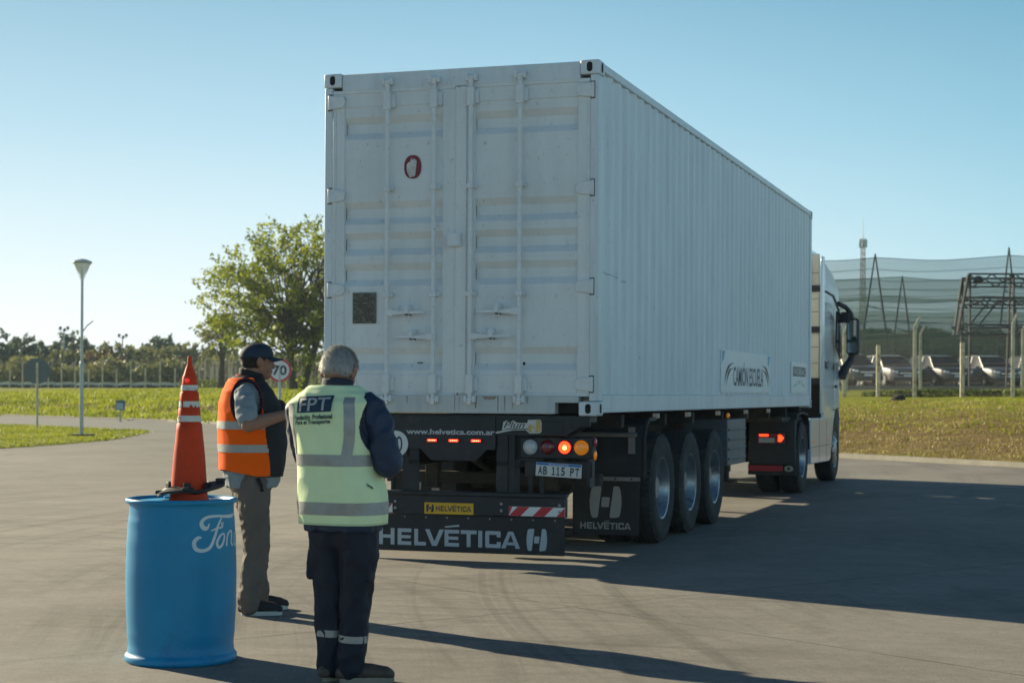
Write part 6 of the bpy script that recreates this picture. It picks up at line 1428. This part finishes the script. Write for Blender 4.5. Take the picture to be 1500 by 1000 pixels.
s_ = MB(); s_.grid(lambda u, v: T1.pt(2*PI*u, .80+.67*v, -.006), 36, 20, closed=True); m0 = len(s_.v); s_.f.append(tuple(range(35, -1, -1))); s_.f.append(tuple(range(m0-36, m0)))
for i in (0, 1): a_, e_ = Vector(sh[i]), Vector(el[i]); limb(s_, [a_+Vector((-.02*(1-2*i), 0, .0)), a_.lerp(e_, .35), a_.lerp(e_, .74)], [.060, .064, .064])
lbuild(remeshed(s_, .0075, 3, .013, 9, 1), 'shirt', grey, pa, smooth=180)
def open_arm(p, z): return abs(p.x) > .11 and ((p.y+.080)/.098)**2+((z-1.335)/.150)**2 < 1
blk = mat('black_gilet_cloth', (.011, .012, .016), .8, var=.2, vscale=9, bump=.2, bscale=120)
gl_ = solid(lbuild(T1.shell(.865, 1.50, .016, 120, 180, lambda p, th, z: not (open_arm(p, z) and ((p.y+.080)/.080)**2+((z-1.335)/.13)**2 < 1) and not (z < .90 and p.y < .05)), 'gilet', blk, pa, smooth=180), .004)
c = MB(); c.grid(lambda u, v: Vector((.078*(1-.05*v)*math.cos(2*PI*u), -.035+.080*math.sin(2*PI*u)+.010*v, 1.470+.060*v-.018*math.sin(2*PI*u)*v*0-.022*math.sin(2*PI*u)+.004*noise.noise(Vector((u*8, v, 1))))), 40, 6, closed=True); solid(c.build('collar', blk, gl_, world=False, smooth=180), .007)
c = MB(); c.grid(lambda u, v: Vector((.086*math.cos(2*PI*u), -.040+.088*math.sin(2*PI*u), 1.478+.012*v-.022*math.sin(2*PI*u))), 40, 2, closed=True); c.build('collar_piping', mat('red_piping', (.5, .03, .02), .7), gl_, world=False, smooth=180)
org = mat('orange_hi_vis_cloth', (.95, .12, .001), .85, spec=.2, var=.06, vscale=6, bump=.15, bscale=200, emit=(1, .12, .0), estr=.0)
def keep1(p, th, z):
    if open_arm(p, z): return False
    if p.y > .05 + .02*math.sin(z*9) - .10*max(0, (z-1.25)/.25) and z > .86: return False
    if z < .872+.035*max(0, min(1, (-p.y-.02)/.18)): return False
    return True
ov = solid(lbuild(T1.shell(.868, 1.486, .026, 170, 260, keep1), 'vest', org, pa, smooth=180), .004)
ringband(T1, 1.165, 1.215, .0295, 'reflective_band', refl, ov, 0, keep1); ringband(T1, 1.020, 1.070, .0295, 'reflective_band', refl, ov, 0, keep1)
# maroon edging round the arm hole
for sx in (-1, 1):
    pts = []
    for k_ in range(33):
        a = 2*PI*k_/32; y, z = -.080+.097*math.cos(a), 1.335+.148*math.sin(a); cx_, cy_, rx, ry = T1.at(z); u = max(-.99, min(.99, (y-cy_)/(ry+.026))); x = (rx+.028)*(1-abs(u)**2.3)**(1/2.3)
        pts.append((sx*x, y, z))
    mb = MB(); mb.tube(pts, .005, 5, cap=False); mb.build('arm_binding', mat('maroon_edging', (.11, .012, .03), .8) if sx < 0 else bpy.data.materials['maroon_edging'], ov, world=False)
brn = mat('grey_brown_trousers', (.13, .105, .088), .85, var=.15, vscale=8, bump=.2, bscale=150)
t1 = MB(); limb(t1, [(-.07, -.03, .86), (-.07, -.03, .78)], [.115, .118]); limb(t1, [(.07, -.03, .86), (.075, -.03, .78)], [.115, .118])
for pts, rs in (([(.095, -.03, .84), (.115, -.02, .62), (.13, -.005, .44), (.148, -.045, .20), (.150, -.055, .10), (.150, -.05, .065)], [.108, .092, .078, .066, .070, .066]), ([(-.09, -.03, .84), (-.095, -.005, .62), (-.10, .02, .44), (-.10, .025, .20), (-.10, .03, .11), (-.10, .035, .075)], [.108, .090, .076, .066, .070, .066])): limb(t1, pts, rs)
lbuild(remeshed(t1, .0075, 4, .010, 10, 3, stretch=(1, 1, 1.1)), 'trousers', brn, pa, smooth=180)
c = MB(); c.tube([(.205, -.01, .86), (.215, .01, .82), (.20, .02, .78)], .012, 6); lbuild(c, 'strap', blk, pa, smooth=180)
sn = mat('black_canvas_shoe', (.014, .014, .017), .75); sw = mat('white_rubber_sole', (.5, .5, .47), .6, var=.1)
shoe(pa, (.150, -.05, .085), R(8), sn, sw, .27, .085); shoe(pa, (-.10, .025, .085), R(-4), sn, sw, .27, .085)
zc1 = lambda q: (-.055 if q.y < -.02 else .01) if q.y < .03 else 9
hair(pa, HC, R1, (.080, .100, .097), zc1, (mat('dark_hair', (.016, .012, .010), .8), mat('dark_hair_strands', (.03, .022, .017), .6)), 2500, .012, 8, s=1.02)
capm = mat('navy_cap_cloth', (.010, .026, .050), .75, var=.2, vscale=14, bump=.2, bscale=150)
def capz(u, v):
    th = 2*PI*u; ph = PI*.5*v; fr = math.sin(th); q = Vector((.088*math.cos(th)*math.sin(ph)**.9, .107*math.sin(th)*math.sin(ph)**.9-.012, .030+.088*math.cos(ph)**.75*(1+.10*fr*math.sin(ph))-.012*(1-fr)*(v**2)*.5))
    return Vector(HC)+R1@(q*1.02)
c = MB(); c.grid(capz, 48, 16, closed=True); cp_ = lbuild(c, 'cap', capm, pa, smooth=180); solid(cp_, .003)
c = MB()
def brim(u, v):
    a = (u-.5)*2.2; r = .075+.078*v*math.cos(a*.62)**.7; x = .078*math.sin(a)*(1+.05*v); y = .105*math.cos(a)*.82+(.082*v)*math.cos(a*.9); z = .036-.010*v-.030*abs(math.sin(a))**2*(.4+.6*v)
    return Vector(HC)+R1@(Vector((x, y-.006, z))*1.02)
c.grid(brim, 20, 6); br = c.build('brim', capm, cp_, world=False, smooth=180); solid(br, .005)
c = MB(); c.ellip(Vector(HC)+R1@Vector((0, -.012, .122)), (.008, .008, .005), 8, 6); c.build('button', capm, cp_, world=False, smooth=180)
# what he holds
hp = wmat(pa)@Vector((.02, .150, 1.262)); hi = thing('handheld_item', 'rounded black item held up in the far hand of the orange vest wearer', 'handheld item', hp, R(-57))
c = MB(); limb(c, [(0, 0, -.085), (0, .0, -.04), (0, .004, .02), (0, .0, .052)], [.024, .030, .042, .036], 14); lbuild(remeshed(c, .005, 3, .004, 20), 'item_body', blk, hi, smooth=180)
# ================================================================ AIR
hz_ = MB(); hz_.box(-420, 420, -60, 700, -1.2, 30); o = hz_.build('haze', M['white']); o.data.materials.clear()
hm = bpy.data.materials.new('thin_air_haze'); hm.use_nodes = True; t = hm.node_tree; t.nodes.clear(); ou = t.nodes.new('ShaderNodeOutputMaterial'); pv = t.nodes.new('ShaderNodeVolumePrincipled')
pv.inputs['Color'].default_value = (.70, .88, 1, 1); pv.inputs['Density'].default_value = .00032; pv.inputs['Anisotropy'].default_value = 0.; t.links.new(pv.outputs[0], ou.inputs['Volume']); o.data.materials.append(hm); tag(o, 'thin pale air haze over the whole yard', 'haze', kind='stuff')
